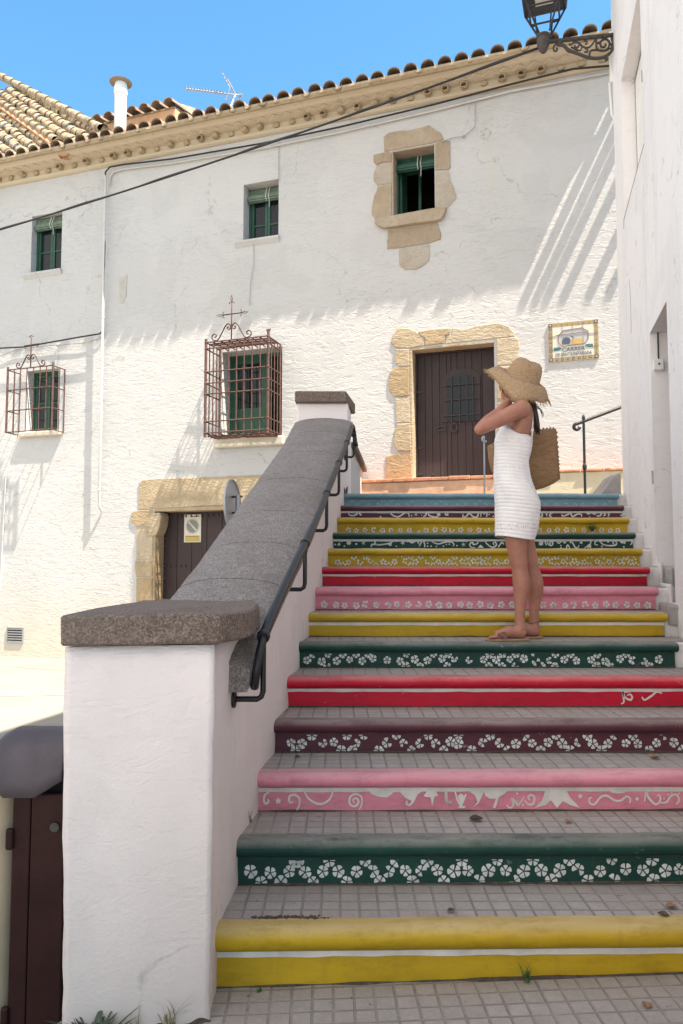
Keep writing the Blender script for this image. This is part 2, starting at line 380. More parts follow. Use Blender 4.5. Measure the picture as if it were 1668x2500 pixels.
# ------------------------------------------------------------------ ground
m, t, p = mat('sunny_street_concrete'); co = gpos(t)
c = ramp(t, ntex(t, co, 0.8, 6, 0.6), [(0.3, (0.22, 0.20, 0.17)), (0.7, (0.30, 0.27, 0.23))])
c = mixc(t, ramp(t, ntex(t, co, 40, 4), [(0.5, 0.0), (0.8, 0.3)]), c, (0.3, 0.27, 0.24))
lk(t, c, p.inputs['Base Color']); p.inputs['Roughness'].default_value = 0.9; bump(t, p, ntex(t, co, 50, 5), 0.3, 0.004)
M['street'] = m
g = MB(); S = 90
XS = [-S, -0.93]; YS = [-S, 3.0, 6.5, S]; ZS = [-0.2, -0.2, 0.0, 0.0]
for k in range(3): g.poly([(-S,YS[k],ZS[k]), (-0.93,YS[k],ZS[k]), (-0.93,YS[k+1],ZS[k+1]), (-S,YS[k+1],ZS[k+1])])
g.poly([(-0.93,-S,-0.2), (-0.93,6.5,-0.2), (-0.93,6.5,0), (-0.93,-S,0)])
g.poly([(-0.93,-S,0), (-0.45,-S,0), (-0.45,S,0), (-0.93,S,0)]); g.poly([(-0.45,-S,0), (4,-S,0.089), (4,S,0.089), (-0.45,S,0)]); g.poly([(4,-S,0.089), (S,-S,0.089), (S,S,0.089), (4,S,0.089)])
kind(g.build('ground', M['street'], recalc=False), 'structure')
def zg(x): return 0.004 + (0.02*(x+0.45) if x > -0.45 else 0)
pv = MB()
pv.poly([(-0.93,-0.6,zg(-1)), (-0.45,-0.6,zg(-1)), (-0.45,3.3,zg(-1)), (-0.93,3.3,zg(-1))]); pv.poly([(-0.45,-0.6,0.006), (4,-0.6,0.006+0.089), (4,3.3,0.006+0.089), (-0.45,3.3,0.006)])
kind(pv.build('pavement', M['pave'], recalc=False), 'structure')
b_ = MB(); b_.poly([(-14,-30,0.10), (20,-30,0.10), (20,-0.62,0.10), (-14,-0.62,0.10)]); b_.poly([(-14,-0.62,0.10), (20,-0.62,0.10), (20,-0.62,-0.3), (-14,-0.62,-0.3)])  # pale ground added out of view to bounce sunlight onto the step fronts
kind(b_.build('bounce_ground', plain('pale_bounce_ground', (0.56, 0.49, 0.42), 0.9, 0.0, 0.12, 1.0), recalc=False), 'structure')
# thin joint lines across the sunny street
jl = MB()
for (xa, ya, xb, yb) in ((-9, 8.3, -0.9, 9.2), (-4.2, 9.5, -3.2, 3.5)):
    d = Vector((xb-xa, yb-ya, 0)).normalized(); nn = Vector((-d.y, d.x, 0))*0.012
    a = Vector((xa, ya, 0.004)); b = Vector((xb, yb, 0.004)); jl.poly([a-nn, b-nn, b+nn, a+nn])
kind(jl.build('street_joint', M['cement'], recalc=False), 'structure')

# ------------------------------------------------------------------ white house
house = thing('white_house', 'long white plastered house with a tiled eave, stone framed doors and green windows', 'house', P0)
U0, U1, ZT = -4.0, 12.5, 8.07
OPEN = {  # u0,u1,z0,z1,depth
 'w1': (-0.20, 0.424, 6.458, 7.46, 0.13), 'w2': (3.80, 4.388, 6.467, 7.36, 0.20), 'w3': (6.164, 6.787, 6.513, 7.47, 0.24),
 'g1': (-0.208, 0.435, 3.722, 4.77, 0.15), 'g2': (3.463, 4.46, 3.406, 4.76, 0.27), 'd2': (6.413, 7.585, 2.69, 4.547, 0.22),
 'd1': (2.312, 4.15, -0.2, 2.40, 0.25)}
us = sorted({U0, U1} | {x for o in OPEN.values() for x in o[:2]}); zs = sorted({-0.3, ZT+0.22} | {x for o in OPEN.values() for x in o[2:4]})
wb = MB()
for i in range(len(us)-1):
    for j in range(len(zs)-1):
        uc, zc = (us[i]+us[i+1])/2, (zs[j]+zs[j+1])/2
        if any(o[0] < uc < o[1] and o[2] < zc < o[3] for o in OPEN.values()): continue
        wb.poly([W(us[i], zs[j]), W(us[i+1], zs[j]), W(us[i+1], zs[j+1]), W(us[i], zs[j+1])])
for (a, b, c0, d, dp) in OPEN.values():
    wb.poly([W(a,c0), W(a,d), W(a,d,-dp), W(a,c0,-dp)]); wb.poly([W(b,c0), W(b,c0,-dp), W(b,d,-dp), W(b,d)])
    wb.poly([W(a,d), W(b,d), W(b,d,-dp), W(a,d,-dp)]); wb.poly([W(a,c0), W(a,c0,-dp), W(b,c0,-dp), W(b,c0)])
wb.add([W(U0,-0.3), W(U0,ZT+0.22), W(U0,ZT+0.22,-9), W(U0,-0.3,-9)], [(0,1,2,3)])
wb.add([W(U1,-0.3), W(U1,ZT+0.22), W(U1,ZT+0.22,-9), W(U1,-0.3,-9)], [(3,2,1,0)])
b = wb.bm(); bmesh.ops.remove_doubles(b, verts=b.verts, dist=1e-4)
link('wall', b, M['white'], house)

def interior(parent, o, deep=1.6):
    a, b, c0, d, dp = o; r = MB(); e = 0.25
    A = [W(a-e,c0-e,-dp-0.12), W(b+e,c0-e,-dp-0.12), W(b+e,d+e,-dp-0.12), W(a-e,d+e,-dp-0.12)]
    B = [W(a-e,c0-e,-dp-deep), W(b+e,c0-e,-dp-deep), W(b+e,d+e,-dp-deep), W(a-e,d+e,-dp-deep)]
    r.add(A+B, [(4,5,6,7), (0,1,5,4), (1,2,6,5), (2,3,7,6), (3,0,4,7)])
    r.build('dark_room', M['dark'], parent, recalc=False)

def frame_mb(a, b, c0, d, o0, o1, w, mb=None):
    mb = mb or MB()
    mb.fbox(a, a+w, c0, d, o0, o1); mb.fbox(b-w, b, c0, d, o0, o1); mb.fbox(a+w, b-w, c0, c0+w, o0, o1); mb.fbox(a+w, b-w, d-w, d, o0, o1)
    return mb
def blind(parent, a, b, ztop, out, m, drop=0.26):
    r = MB()
    for k in range(4): r.fbox(a+0.02, b-0.02, ztop-0.03-0.026*k-0.022, ztop-0.03-0.026*k, out, out+0.012)
    zc = ztop-0.03-0.026*4-0.045
    for k in range(9):
        q = 2*math.pi*k/9
        r.boxv(W(a+0.01, zc+0.048*math.sin(q)-0.014, out+0.02+0.045*math.cos(q)), FE*(b-a-0.02), UP*0.026, FN*0.01)
    r.tube([W(a+0.012, zc, out+0.02), W(b-0.012, zc, out+0.02)], 0.042, 10)
    cxu = (a+b)/2+0.03
    o = r.build('rolled_blind', m, parent)
    k = MB()
    k.tube([W(cxu, ztop-0.02, out+0.03), W(cxu, zc, out+0.085), W(cxu+0.004, zc-0.06, out+0.05)], 0.006, 5)
    k.tube([W(cxu+0.05, ztop-0.02, out+0.03), W(cxu+0.05, zc+0.01, out+0.085), W(cxu+0.05, zc-0.07, out+0.05), W(cxu+0.04, zc-0.16, out+0.03)], 0.005, 5)
    k.build('blind_cord', M['white_paint'], o)
    return o

def casement(key, blindm, label, mid=0.52, sill=True):
    a, b, c0, d, dp = OPEN[key]
    f = frame_mb(a, b, c0, d, -dp-0.06, -dp+0.0, 0.04)
    win = f.build('window', M['green'], house, bevel=0.003); win['label'] = label
    zt = d-0.24; mu = (a+b)/2+0.02
    s = MB()
    for (l, r) in ((a+0.045, mu-0.003), (mu+0.003, b-0.045)):
        frame_mb(l, r, c0+0.045, d-0.05, -dp-0.045, -dp-0.008, 0.04, s)
        zm = c0+(zt-c0)*mid; s.fbox(l+0.04, r-0.04, zm-0.012, zm+0.012, -dp-0.04, -dp-0.012)
    s.build('sash', M['green'], win)
    p = MB()
    p.fbox(a+0.08, mu-0.04, c0+0.08, d-0.09, -dp-0.032, -dp-0.026); p.fbox(mu+0.04, b-0.08, c0+0.08, d-0.09, -dp-0.032, -dp-0.026)
    p.build('pane', M['glass'], win)
    blind(win, a, b, d, -dp+0.02, blindm)
    interior(win, (a, b, c0, d, dp))
    if sill:
        k = MB(); k.prism([W(a-0.13, c0, 0.0), W(a-0.13, c0, 0.05), W(a-0.13, c0-0.03, 0.055), W(a-0.13, c0-0.10, 0.0)], FE*(b-a+0.15))
        k.build('sill', M['white'], win, bevel=0.008)
    return win
casement('w1', M['green_pale'], 'small green window at the far end of the upper floor')
casement('w2', M['green_pale'], 'small green window in the middle of the upper floor, blue sky in its glass', 0.47)
# stone framed window: open, dark inside
a, b, c0, d, dp = OPEN['w3']
w3 = frame_mb(a, b, c0, d, -dp-0.06, -dp, 0.035).build('window', M['green'], house, bevel=0.003); w3['label'] = 'open dark window inside a rough stone surround'
s = MB(); frame_mb(a+0.04, a+0.30, c0+0.04, d-0.05, -dp-0.36, -dp-0.33, 0.04, s)
s.boxv(W(a+0.04, c0+0.04, -dp-0.06), FE*0.035, UP*(d-c0-0.1), FN*-0.27)
s.build('sash', M['green'], w3); blind(w3, a, b, d, -dp+0.02, M['green']); interior(w3, OPEN['w3'])
# barred windows
a, b, c0, d, dp = OPEN['g1']
g1 = frame_mb(a, b, c0, d, -dp-0.06, -dp, 0.045).build('window', M['green'], house, bevel=0.003); g1['label'] = 'lower green window behind the smaller iron grille'
s = MB(); mu = a+0.30
for (l, r) in ((a+0.05, mu), (mu+0.006, b-0.05)):
    frame_mb(l, r, c0+0.05, d-0.05, -dp-0.05, -dp-0.01, 0.045, s); s.fbox(l+0.045, r-0.045, c0+0.5, c0+0.525, -dp-0.045, -dp-0.015)
s.build('sash', M['green'], g1)
k = MB(); k.fbox(a+0.09, mu-0.04, c0+0.09, d-0.09, -dp-0.034, -dp-0.028); k.fbox(mu+0.045, b-0.09, c0+0.09, d-0.09, -dp-0.034, -dp-0.028); k.build('pane', M['glass'], g1)
interior(g1, OPEN['g1'])
k = MB(); k.fbox(a-0.10, b+0.10, c0-0.09, c0, 0, 0.07); k.build('sill', M['sill'], g1, bevel=0.02)
a, b, c0, d, dp = OPEN['g2']
g2 = frame_mb(a, b, c0, d, -dp-0.06, -dp, 0.05).build('window', M['green'], house, bevel=0.003); g2['label'] = 'lower green window behind the big iron grille, its right half open'
mu = a+0.62
s = MB(); frame_mb(a+0.05, mu, c0+0.05, d-0.05, -dp-0.055, -dp-0.01, 0.085, s); s.fbox(a+0.13, mu-0.08, c0+0.48, c0+0.52, -dp-0.05, -dp-0.015)
s.fbox(a+0.135, mu-0.085, c0+0.135, c0+0.48, -dp-0.04, -dp-0.02)
frame_mb(mu, mu+0.05, c0+0.05, d-0.05, -dp-0.45, -dp-0.02, 0.02, s)
s.build('sash', M['green'], g2)
k = MB(); k.fbox(a+0.13, mu-0.08, c0+0.52, d-0.13, -dp-0.04, -dp-0.032); k.build('pane', M['glass'], g2)
interior(g2, OPEN['g2'])
k = MB(); k.fbox(a-0.08, b+0.06, c0-0.14, c0, 0, 0.09); k.build('sill', M['sill'], g2, bevel=0.02)

# stone surrounds, each stone with its own outline (taken on the wall plane)
def stones(name, label, polys, ox, oy, k, m, out=0.022, special=()):
    mb = MB(); SPC = dict(special)
    for i, pl in enumerate(polys):
        pts = [fp(ox+x/k, oy+y/k) for x, y in pl]; c = (sum(q[0] for q in pts)/len(pts), sum(q[1] for q in pts)/len(pts))
        o = SPC.get(i, out + 0.004*math.sin(i*2.3))
        sh = 0.006
        def inset(q, e): 
            dx, dz = c[0]-q[0], c[1]-q[1]; L = math.hypot(dx, dz) or 1; return (q[0]+dx/L*e, q[1]+dz/L*e)
        r0 = [W(q[0], q[1], -0.04) for q in [inset(q, sh) for q in pts]]
        r1 = [W(q[0], q[1], o*0.55) for q in [inset(q, sh) for q in pts]]
        r2 = [W(q[0], q[1], o) for q in [inset(q, sh+0.009) for q in pts]]
        mb.rings([r0, r1, r2], mi=i % 3)
    ob = mb.build(name, m, house, smooth=False); ob['label'] = label; return ob
# upper window surround: crop origin 880,280 scale 5.877
stones('stone_surround', 'rough stone surround of the upper window, with a tongue of stone hanging below it', [
 [(330,320),(400,265),(540,235),(700,225),(840,195),(990,150),(1080,220),(1160,260),(1195,330),(1200,360),(1080,395),(1070,405),(440,520),(340,535),(335,430)],
 [(185,580),(340,540),(420,530),(455,550),(462,680),(300,700),(235,735),(190,690)],
 [(235,735),(300,700),(460,685),(458,990),(240,1022),(185,950),(190,830)],
 [(245,1030),(455,995),(455,1470),(215,1500),(165,1440),(165,1340),(195,1170),(240,1080)],
 [(1075,405),(1200,365),(1290,375),(1295,770),(1275,800),(1072,810)],
 [(1075,818),(1272,806),(1290,920),(1340,1030),(1380,1160),(1380,1210),(1250,1350),(1070,1372)],
 [(210,1505),(450,1475),(1065,1365),(1250,1358),(1220,1460),(1180,1520),(1110,1545),(700,1605),(380,1650),(300,1640),(220,1580)],
 [(392,1660),(1115,1550),(1140,1640),(1165,1700),(1160,1790),(1000,1848),(550,1918),(382,1930)],
 [(552,1925),(1000,1855),(1005,2000),(990,2100),(900,2180),(800,2230),(640,2230),(560,2170),(548,2080)],
 ], 880, 280, 5.877, S_GREY, 0.014, {6: 0.070}.items())
stones('stone_surround', 'golden sandstone surround of the upper door', [
 [(105,250),(125,160),(175,88),(290,90),(380,130),(405,165),(455,205),(458,272),(300,302),(150,300)],
 [(385,130),(560,95),(735,97),(720,155),(675,160),(662,248),(460,274),(455,200),(408,165)],
 [(740,98),(850,110),(980,65),(1080,50),(1230,38),(1330,75),(1385,140),(1390,172),(1190,198),(665,250),(680,165),(725,160)],
 [(150,305),(298,306),(298,488),(200,495),(150,460)],
 [(135,498),(296,492),(300,790),(205,805),(130,800),(85,740),(80,640),(95,540)],
 [(150,808),(300,795),(308,1068),(165,1072),(150,900)],
 [(168,1078),(308,1074),(318,1362),(175,1368),(130,1280),(138,1200)],
 [(52,1412),(170,1380),(318,1370),(328,1655),(55,1672)],
 [(1195,200),(1390,178),(1432,200),(1440,290),(1420,390),(1385,455),(1330,475),(1200,480)],
 [(1200,488),(1330,482),(1390,560),(1400,760),(1340,820),(1204,830)],
 [(1206,836),(1345,828),(1380,1000),(1350,1160),(1208,1165)],
 [(1210,1172),(1360,1168),(1400,1300),(1390,1620),(1215,1630)],
 ], 930, 780, 4.238, S_GOLD, 0.016)
d1s = stones('stone_surround', 'stone lintel, corbel and jamb of the low street door', [
 [(172,555),(178,400),(178,265),(215,235),(400,217),(700,206),(1460,180),(1900,160),(1900,450),(1100,508),(480,540),(380,548)],
 [(95,590),(120,572),(175,562),(330,562),(350,640),(345,738),(135,742),(92,680)],
 [(148,748),(335,745),(330,1100),(150,1105)],
 [(135,1112),(328,1106),(328,1290),(150,1296),(132,1200)],
 [(150,1304),(328,1296),(326,1560),(148,1560)],
 [(146,1568),(326,1566),(326,1900),(146,1900)],
 ], 300, 1120, 4.48, S_GOLD, 0.016)
# corbel turned into the doorway
k = MB(); k.tube([W(2.35, 2.16, 0.02), W(2.35, 2.16, -0.22)], 0.001, 4)
pr = [(2.17,2.31),(2.42,2.318),(2.44,2.25),(2.425,2.12),(2.39,2.02),(2.355,1.965),(2.31,1.95),(2.17,1.95)]
k = MB(); k.prism([W(u,z,0.02) for u, z in pr], FN*-0.24); k.build('corbel', M['sandstone'], d1s, bevel=0.012)
k = MB(); k.fbox(2.29, 2.345, -0.2, 1.97, -0.25, 0.006); k.build('jamb', M['sandstone_b'], d1s, bevel=0.02)

k = MB(); k.fbox(2.314, 4.148, 2.335, 2.398, -0.25, 0.008); k.build('soffit', M['sandstone'], d1s, bevel=0.008)
SUR = {o['label'].split()[-1] + str(i): o for i, o in enumerate(house.children) if o.name.startswith('stone_surround')}
for o in SUR.values():
    if 'upper door' in o['label']:
        a, b, c0, d, dp = OPEN['d2']; k = MB(); k.fbox(a+.001, a+0.032, c0, d-0.03, -dp+.03, 0.010); k.fbox(a+.001, b-.001, d-0.03, d-.001, -dp+.03, 0.010); k.build('reveal', M['sandstone'], o, bevel=0.004)
    if 'tongue' in o['label']:
        a, b, c0, d, dp = OPEN['w3']; k = MB(); k.fbox(a+.001, a+0.022, c0, d-0.02, -dp+.01, 0.009); k.fbox(a+.001, b-.001, d-0.02, d-.001, -dp+.01, 0.009); k.build('reveal', M['sandstone_grey'], o, bevel=0.003)
# doors
a, b, c0, d, dp = OPEN['d2']
dr = frame_mb(a, b, c0-0.02, d, -dp-0.07, -dp+0.02, 0.05).build('door', M['door_wood'], house, bevel=0.004); dr['label'] = 'dark brown plank door with a small barred arched window, at the top of the stairs'
pl = MB(); du = b-a-0.1; uw = [0, .105, .20, .30, .395, .455, .535, .64, .73, .86, 1.0]
for i in range(10):
    l, r = a+0.05+du*uw[i]+0.002, a+0.05+du*uw[i+1]-0.002
    pl.fbox(l, r, c0, d-0.05, -dp-0.06, -dp-0.01 - (0.008 if i in (4,) else 0.0) + (0.012 if i == 4 else 0))
pl.build('planks', M['door_wood'], dr, bevel=0.003)
# arched wicket window with bars
uc = a+0.68; zc = c0+1.10; hw, hh = 0.21, 0.40
def arch(hw, z0, z1, rise): 
    return [(-hw, z0), (hw, z0), (hw, z1)] + [(hw*math.cos(q), z1+rise*math.sin(q)) for q in [math.pi*k/10 for k in range(1, 10)]] + [(-hw, z1)]
k = MB(); fr = arch(0.27, -0.28, 0.33, 0.14); k.prism([W(uc+x, zc+z, -dp-0.012) for x, z in fr], FN*0.02); wk = k.build('arched_frame', M['door_wood'], dr, bevel=0.004)
k = MB(); k.prism([W(uc+x, zc+z, -dp+0.008) for x, z in arch(0.205, -0.26, 0.29, 0.10)], FN*0.004); k.build('pane', M['glass'], dr)
k = MB()
for x in (-0.13, -0.02, 0.09, 0.17): k.tube([W(uc+x, zc-0.33, -dp+0.035), W(uc+x, zc+0.36-0.5*x*x, -dp+0.035)], 0.007, 6)
for z in (-0.20, 0.02, 0.23): k.tube([W(uc-0.25, zc+z, -dp+0.035), W(uc+0.26, zc+z+0.005, -dp+0.035)], 0.007, 6)
k.build('window_bars', M['old_iron'], dr)
k = MB(); q = [(0.06*math.cos(v), 0.06*math.sin(v)) for v in [2*math.pi*i/20 for i in range(20)]]
k.tube([W(a+0.58+x*0.72, c0+0.73+z*0.95, -dp+0.025) for x, z in q], 0.011, 7, closed=True); k.ell(W(a+0.58, c0+0.795, -dp+0.02), 0.018, 0.018, 0.018, 8, 6)
k.build('knocker', M['old_iron'], dr)
k = MB(); frame_mb(a+0.33, a+0.45, c0+0.70, c0+0.765, -dp-0.012, -dp+0.008, 0.012, k); k.build('letter_slot', M['old_iron'], dr)
k = MB()
for z in (0.10, 0.47, 1.27):
    k.prism([W(a+0.05, c0+z-0.015, -dp-0.008), W(a+0.09, c0+z-0.012, -dp-0.008), W(a+0.13, c0+z, -dp-0.008), W(a+0.09, c0+z+0.02, -dp-0.008), W(a+0.05, c0+z+0.015, -dp-0.008)], FN*0.012)
for (x, z) in ((0.27, 0.09), (0.40, 0.09), (0.10, 0.27), (0.10, 1.05)): k.ell(W(a+x, c0+z, -dp), 0.012, 0.012, 0.012, 8, 6)
k.build('hinge', M['old_iron'], dr)
k = MB(); k.fbox(a-0.02, b+0.02, c0-0.07, c0, -dp-0.5, 0.05); k.build('threshold', M['terracotta'], dr, bevel=0.006)
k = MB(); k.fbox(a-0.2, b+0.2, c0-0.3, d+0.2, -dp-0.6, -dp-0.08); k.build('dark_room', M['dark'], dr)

a, b, c0, d, dp = OPEN['d1']
dd = MB()
n = 7
for i in range(n): dd.fbox(a+(b-a)*i/n+0.003, a+(b-a)*(i+1)/n-0.003, -0.1, d, -dp-0.06, -dp+0.0)
ld = dd.build('door', M['door_wood'], house, bevel=0.004); ld['label'] = 'dark brown street door with rows of iron studs'
k = MB()
for z in (2.27, 1.49, 0.80):
    for i in range(18): k.ell(W(a+0.05+i*0.093, z, -dp+0.004), 0.022, 0.022, 0.022, 8, 6)
for i in range(16): k.ell(W(a+0.05, 0.3+i*0.125, -dp+0.004), 0.018, 0.018, 0.018, 8, 6)
k.build('studs', M['old_iron'], ld)
# cornice and eave
UE = 9.42
co_ = MB()
prof = [(0,0),(0.03,0.0),(0.065,0.012),(0.085,0.032),(0.085,0.045),(0.058,0.052),(0.062,0.138),(0.165,0.142),(0.165,0.168),(0.262,0.176),(0.30,0.196),(0.36,0.202),(0.37,0.22),(0,0.23)]
co_.prism([W(U0, ZT+z, o) for o, z in prof], FE*(UE-U0)); 
corn = co_.build('cornice', M['cream'], house, bevel=0.006)
k = MB(); nb = MB(); rnd = random.Random(3)
u = -1.4; i = 0
while u < UE-0.1:
    out = 0.165 if rnd.random() < 0.72 else 0.10
    r = 0.052+rnd.uniform(-0.004, 0.004); z = ZT+0.090
    ring = lambda o, dz, rr: [W(u+rr*math.cos(q), z+dz+rr*(math.sin(q) if math.sin(q) > 0 else 0.55*math.sin(q)), o) for q in [2*math.pi*j/14 for j in range(14)]]
    if out > 0.12 and rnd.random() < 0.65:      # open tile end: hollow
        k.rings([ring(0.04, 0.012, r), ring(out, -0.006, r), ring(out, -0.006, r*0.76), ring(0.07, 0.01, r*0.7)], cap=True)
    else: k.rings([ring(0.04, 0.012, r), ring(out-0.01, -0.004, r), ring(out, -0.006, r*0.9)])
    u += 0.262 + rnd.uniform(-0.012, 0.012); i += 1
k.build('tile_ends', M['sandstone'], corn, smooth=True)
k = MB(); u = -1.5
while u < UE-0.1:    # saw-tooth course of tiles set on edge
    k.prism([W(u, ZT+0.1422, 0.158), W(u+0.10, ZT+0.1422, 0.245), W(u+0.2, ZT+0.1422, 0.158)], UP*0.026); u += 0.2
k.build('sawtooth_course', M['cream'], corn)

def corrugated(mb, org, du, dv, nrm, width, length, pitch, amp, row=0.36, thick=0.016, jit=0.0, seed=1, ends=True):
    """barrel tiles: covers and channels across du, overlapping rows up dv"""
    rn = random.Random(seed); nc = int(width/pitch)
    for cidx in range(nc):
        s0 = cidx*pitch; nr = max(1, int(math.ceil(length/row)))
        for r in range(nr):
            t0, t1 = r*row, min((r+1)*row+0.05, length)
            jx, jn, jt = rn.uniform(-jit, jit), rn.uniform(0, jit), (rn.uniform(-jit, jit)*1.5 if r == 0 else 0)
            for typ in (0, 1):
                n = 8; w = pitch*0.80 if typ == 0 else pitch*0.55; cs = s0 + pitch*(0.33 if typ == 0 else 0.83)
                pr = []
                for q in range(n+1):
                    a = math.pi*q/n; x = -math.cos(a)*w/2; h = math.sin(a)*amp if typ == 0 else -math.sin(a)*amp*0.7
                    pr.append((cs+x+jx, h))
                def ring(tt, lift, sh=1.0):
                    return [org + du*x + dv*tt + nrm*(h+lift+jn) for x, h in pr] + [org + du*x + dv*tt + nrm*(h+lift+jn-thick) for x, h in reversed(pr)]
                mb.rings([ring(t0+jt - (0.0 if typ == 0 else -0.01), 0.022), ring(t1, 0.0)])
rf = MB(); sl = R(16); dv = (-FN)*math.cos(sl) + UP*math.sin(sl); nr = FN*math.sin(sl) + UP*math.cos(sl)
corrugated(rf, W(-2.02, ZT+0.225, 0.47), FE, dv, nr, UE+2.0, 3.2, 0.236, 0.082, jit=0.012, seed=5)
roof = rf.build('roof', M['tile_dark'], house, smooth=True)
k = MB(); k.prism([W(U0, ZT+0.205, 0.34), W(U0, ZT+0.180, 0.42), W(U0, ZT+0.205, 0.462), W(U0, ZT+0.24, 0.46), W(U0, ZT+0.30, 0.2), W(U0, ZT+1.05, -2.6), W(U0, ZT+0.23, -2.6)], FE*(UE-U0))
k.build('mortar_bed', M['sandstone'], roof)
# unseen beams added past the finished eave to cut the sunlight into streaks
k = MB()
for u in (9.50, 9.66, 9.80, 10.02, 10.35, 10.6): k.fbox(u, u+0.075, ZT+0.12, ZT+0.24, -1.0, 0.50)
k.build('streak_beams', M['door_wood'], house, bevel=0.004)

# downpipe, vent, repaired patch
k = MB()
k.tube([W(1.33, 7.90, 0.09), W(1.345, 7.78, 0.10), W(1.352, 4.0, 0.095), W(1.35, 2.45, 0.09), W(1.35, 2.36, 0.02)], 0.021, 10)
for z in (7.6, 6.9, 6.2, 5.5, 4.8, 4.1, 3.4, 2.7): k.lathe(W(1.351, z-0.012, 0.097), [(0.026,0),(0.026,0.024)], UP, 10)
k.build('downpipe', M['pipe'], house, smooth=True)
k = MB()
for i in range(6): k.fbox(-0.45, -0.14, 0.235+i*0.04, 0.255+i*0.04, 0.004, 0.016)
frame_mb(-0.46, -0.13, 0.22, 0.475, 0.002, 0.02, 0.014, k); vg = k.build('vent_grille', M['grey_metal'], house)
k = MB(); k.fbox(-0.455, -0.135, 0.225, 0.47, 0.001, 0.004); k.build('vent_recess', M['dark'], vg)
k = MB(); k.prism([W(u, z, 0.001) for u, z in (fp(291, 677), fp(311, 672), fp(309, 725), fp(304, 730), fp(303, 740), fp(293, 738))], FN*0.007); k.build('plaster_patch', plain('grey_plaster_patch', (0.46, 0.44, 0.40), 0.9, 0.0, 0.15, 10), house, bevel=0.003)

# ------------------------------------------------------------------ painted staircase
ST_Y = [2.811, 3.162, 3.51, 3.88, 4.24, 4.60, 4.95, 5.27, 5.62, 5.97, 6.33, 6.69, 7.05, 7.41]
ST_Z = [0.219, 0.399, 0.570, 0.728, 0.892, 1.043, 1.195, 1.351, 1.491, 1.632, 1.772, 1.919, 2.055, 2.200]
YAW = [0.020, 0.013, 0.008] + [0.0]*11
def lerp(xs, ys, x):
    if x <= xs[0]: return ys[0]
    for i in range(len(xs)-1):
        if x <= xs[i+1]: return ys[i] + (ys[i+1]-ys[i])*(x-xs[i])/(xs[i+1]-xs[i])
    return ys[-1]
XIN_Y = [2.6, 2.8, 3.15, 3.5, 3.88, 4.22, 4.58, 5.25, 5.95, 6.67, 7.4, 8.4, 10.8]; XIN_X = [-.445, -.445, -.42, -.38, -.333, -.288, -.243, -.180, -.105, -.035, .028, .105, .353]
def xin(Y): return lerp(XIN_Y, XIN_X, Y)
def xr(Y): return 1.992 + 0.2475*(Y-4.58)
def xw(Y): return 2.08 + 0.2475*(Y-4.58)
SCOL = ['yellow','green','pink','purple','red','green','yellow','pink','red','yellow','green','yellow','purple','blue']
SLAB = ['bottom yellow step with a white stripe', 'dark green step with a wavy garland of pale flowers', 'pink step with white scrolls and stars', 'dark purple step with a garland of pale flowers',
  'red step with a white stripe and two small scrolls', 'dark green step crowded with pale flowers, where the woman stands', 'plain yellow step with a white stripe', 'pink step with one row of white flowers', 'plain red step with a white stripe',
  'yellow step with a garland of small flowers', 'dark green step with white scrolls', 'yellow step with one row of small flowers', 'dark purple step with white scrolls', 'light blue top step with faded flowers']
stairs = thing('painted_staircase', 'wide outdoor staircase with fourteen brightly painted risers and grey tiled treads', 'staircase', (0.7, 2.8, 0))
class Riser:
    """the painted front of one step: (x, z) on it and pixels traced onto it"""
    def __init__(s, i):
        s.i = i; s.Y = ST_Y[i]; s.z0 = ST_Z[i-1] if i else 0.0; s.z1 = ST_Z[i]; s.yaw = YAW[i]
        s.xl = xin(s.Y)-0.03; s.xr = xr(s.Y-0.03) if i > 4 else xw(s.Y)+0.1
        s.hn = 0.40*(s.z1-s.z0); s.zt = s.z1-s.hn           # underside of the nosing
    def y(s, x): return s.Y + s.yaw*(x-s.xl)
    def p(s, x, z, o=0.0025): return Vector((x, s.y(x)-o, z))
    def px(s, x, y):
        d = ray(x, y); t = (s.Y - s.yaw*s.xl)/(d.y - s.yaw*d.x); q = EYE + d*t; return q.x, q.z
STEPS = []; RIS = []
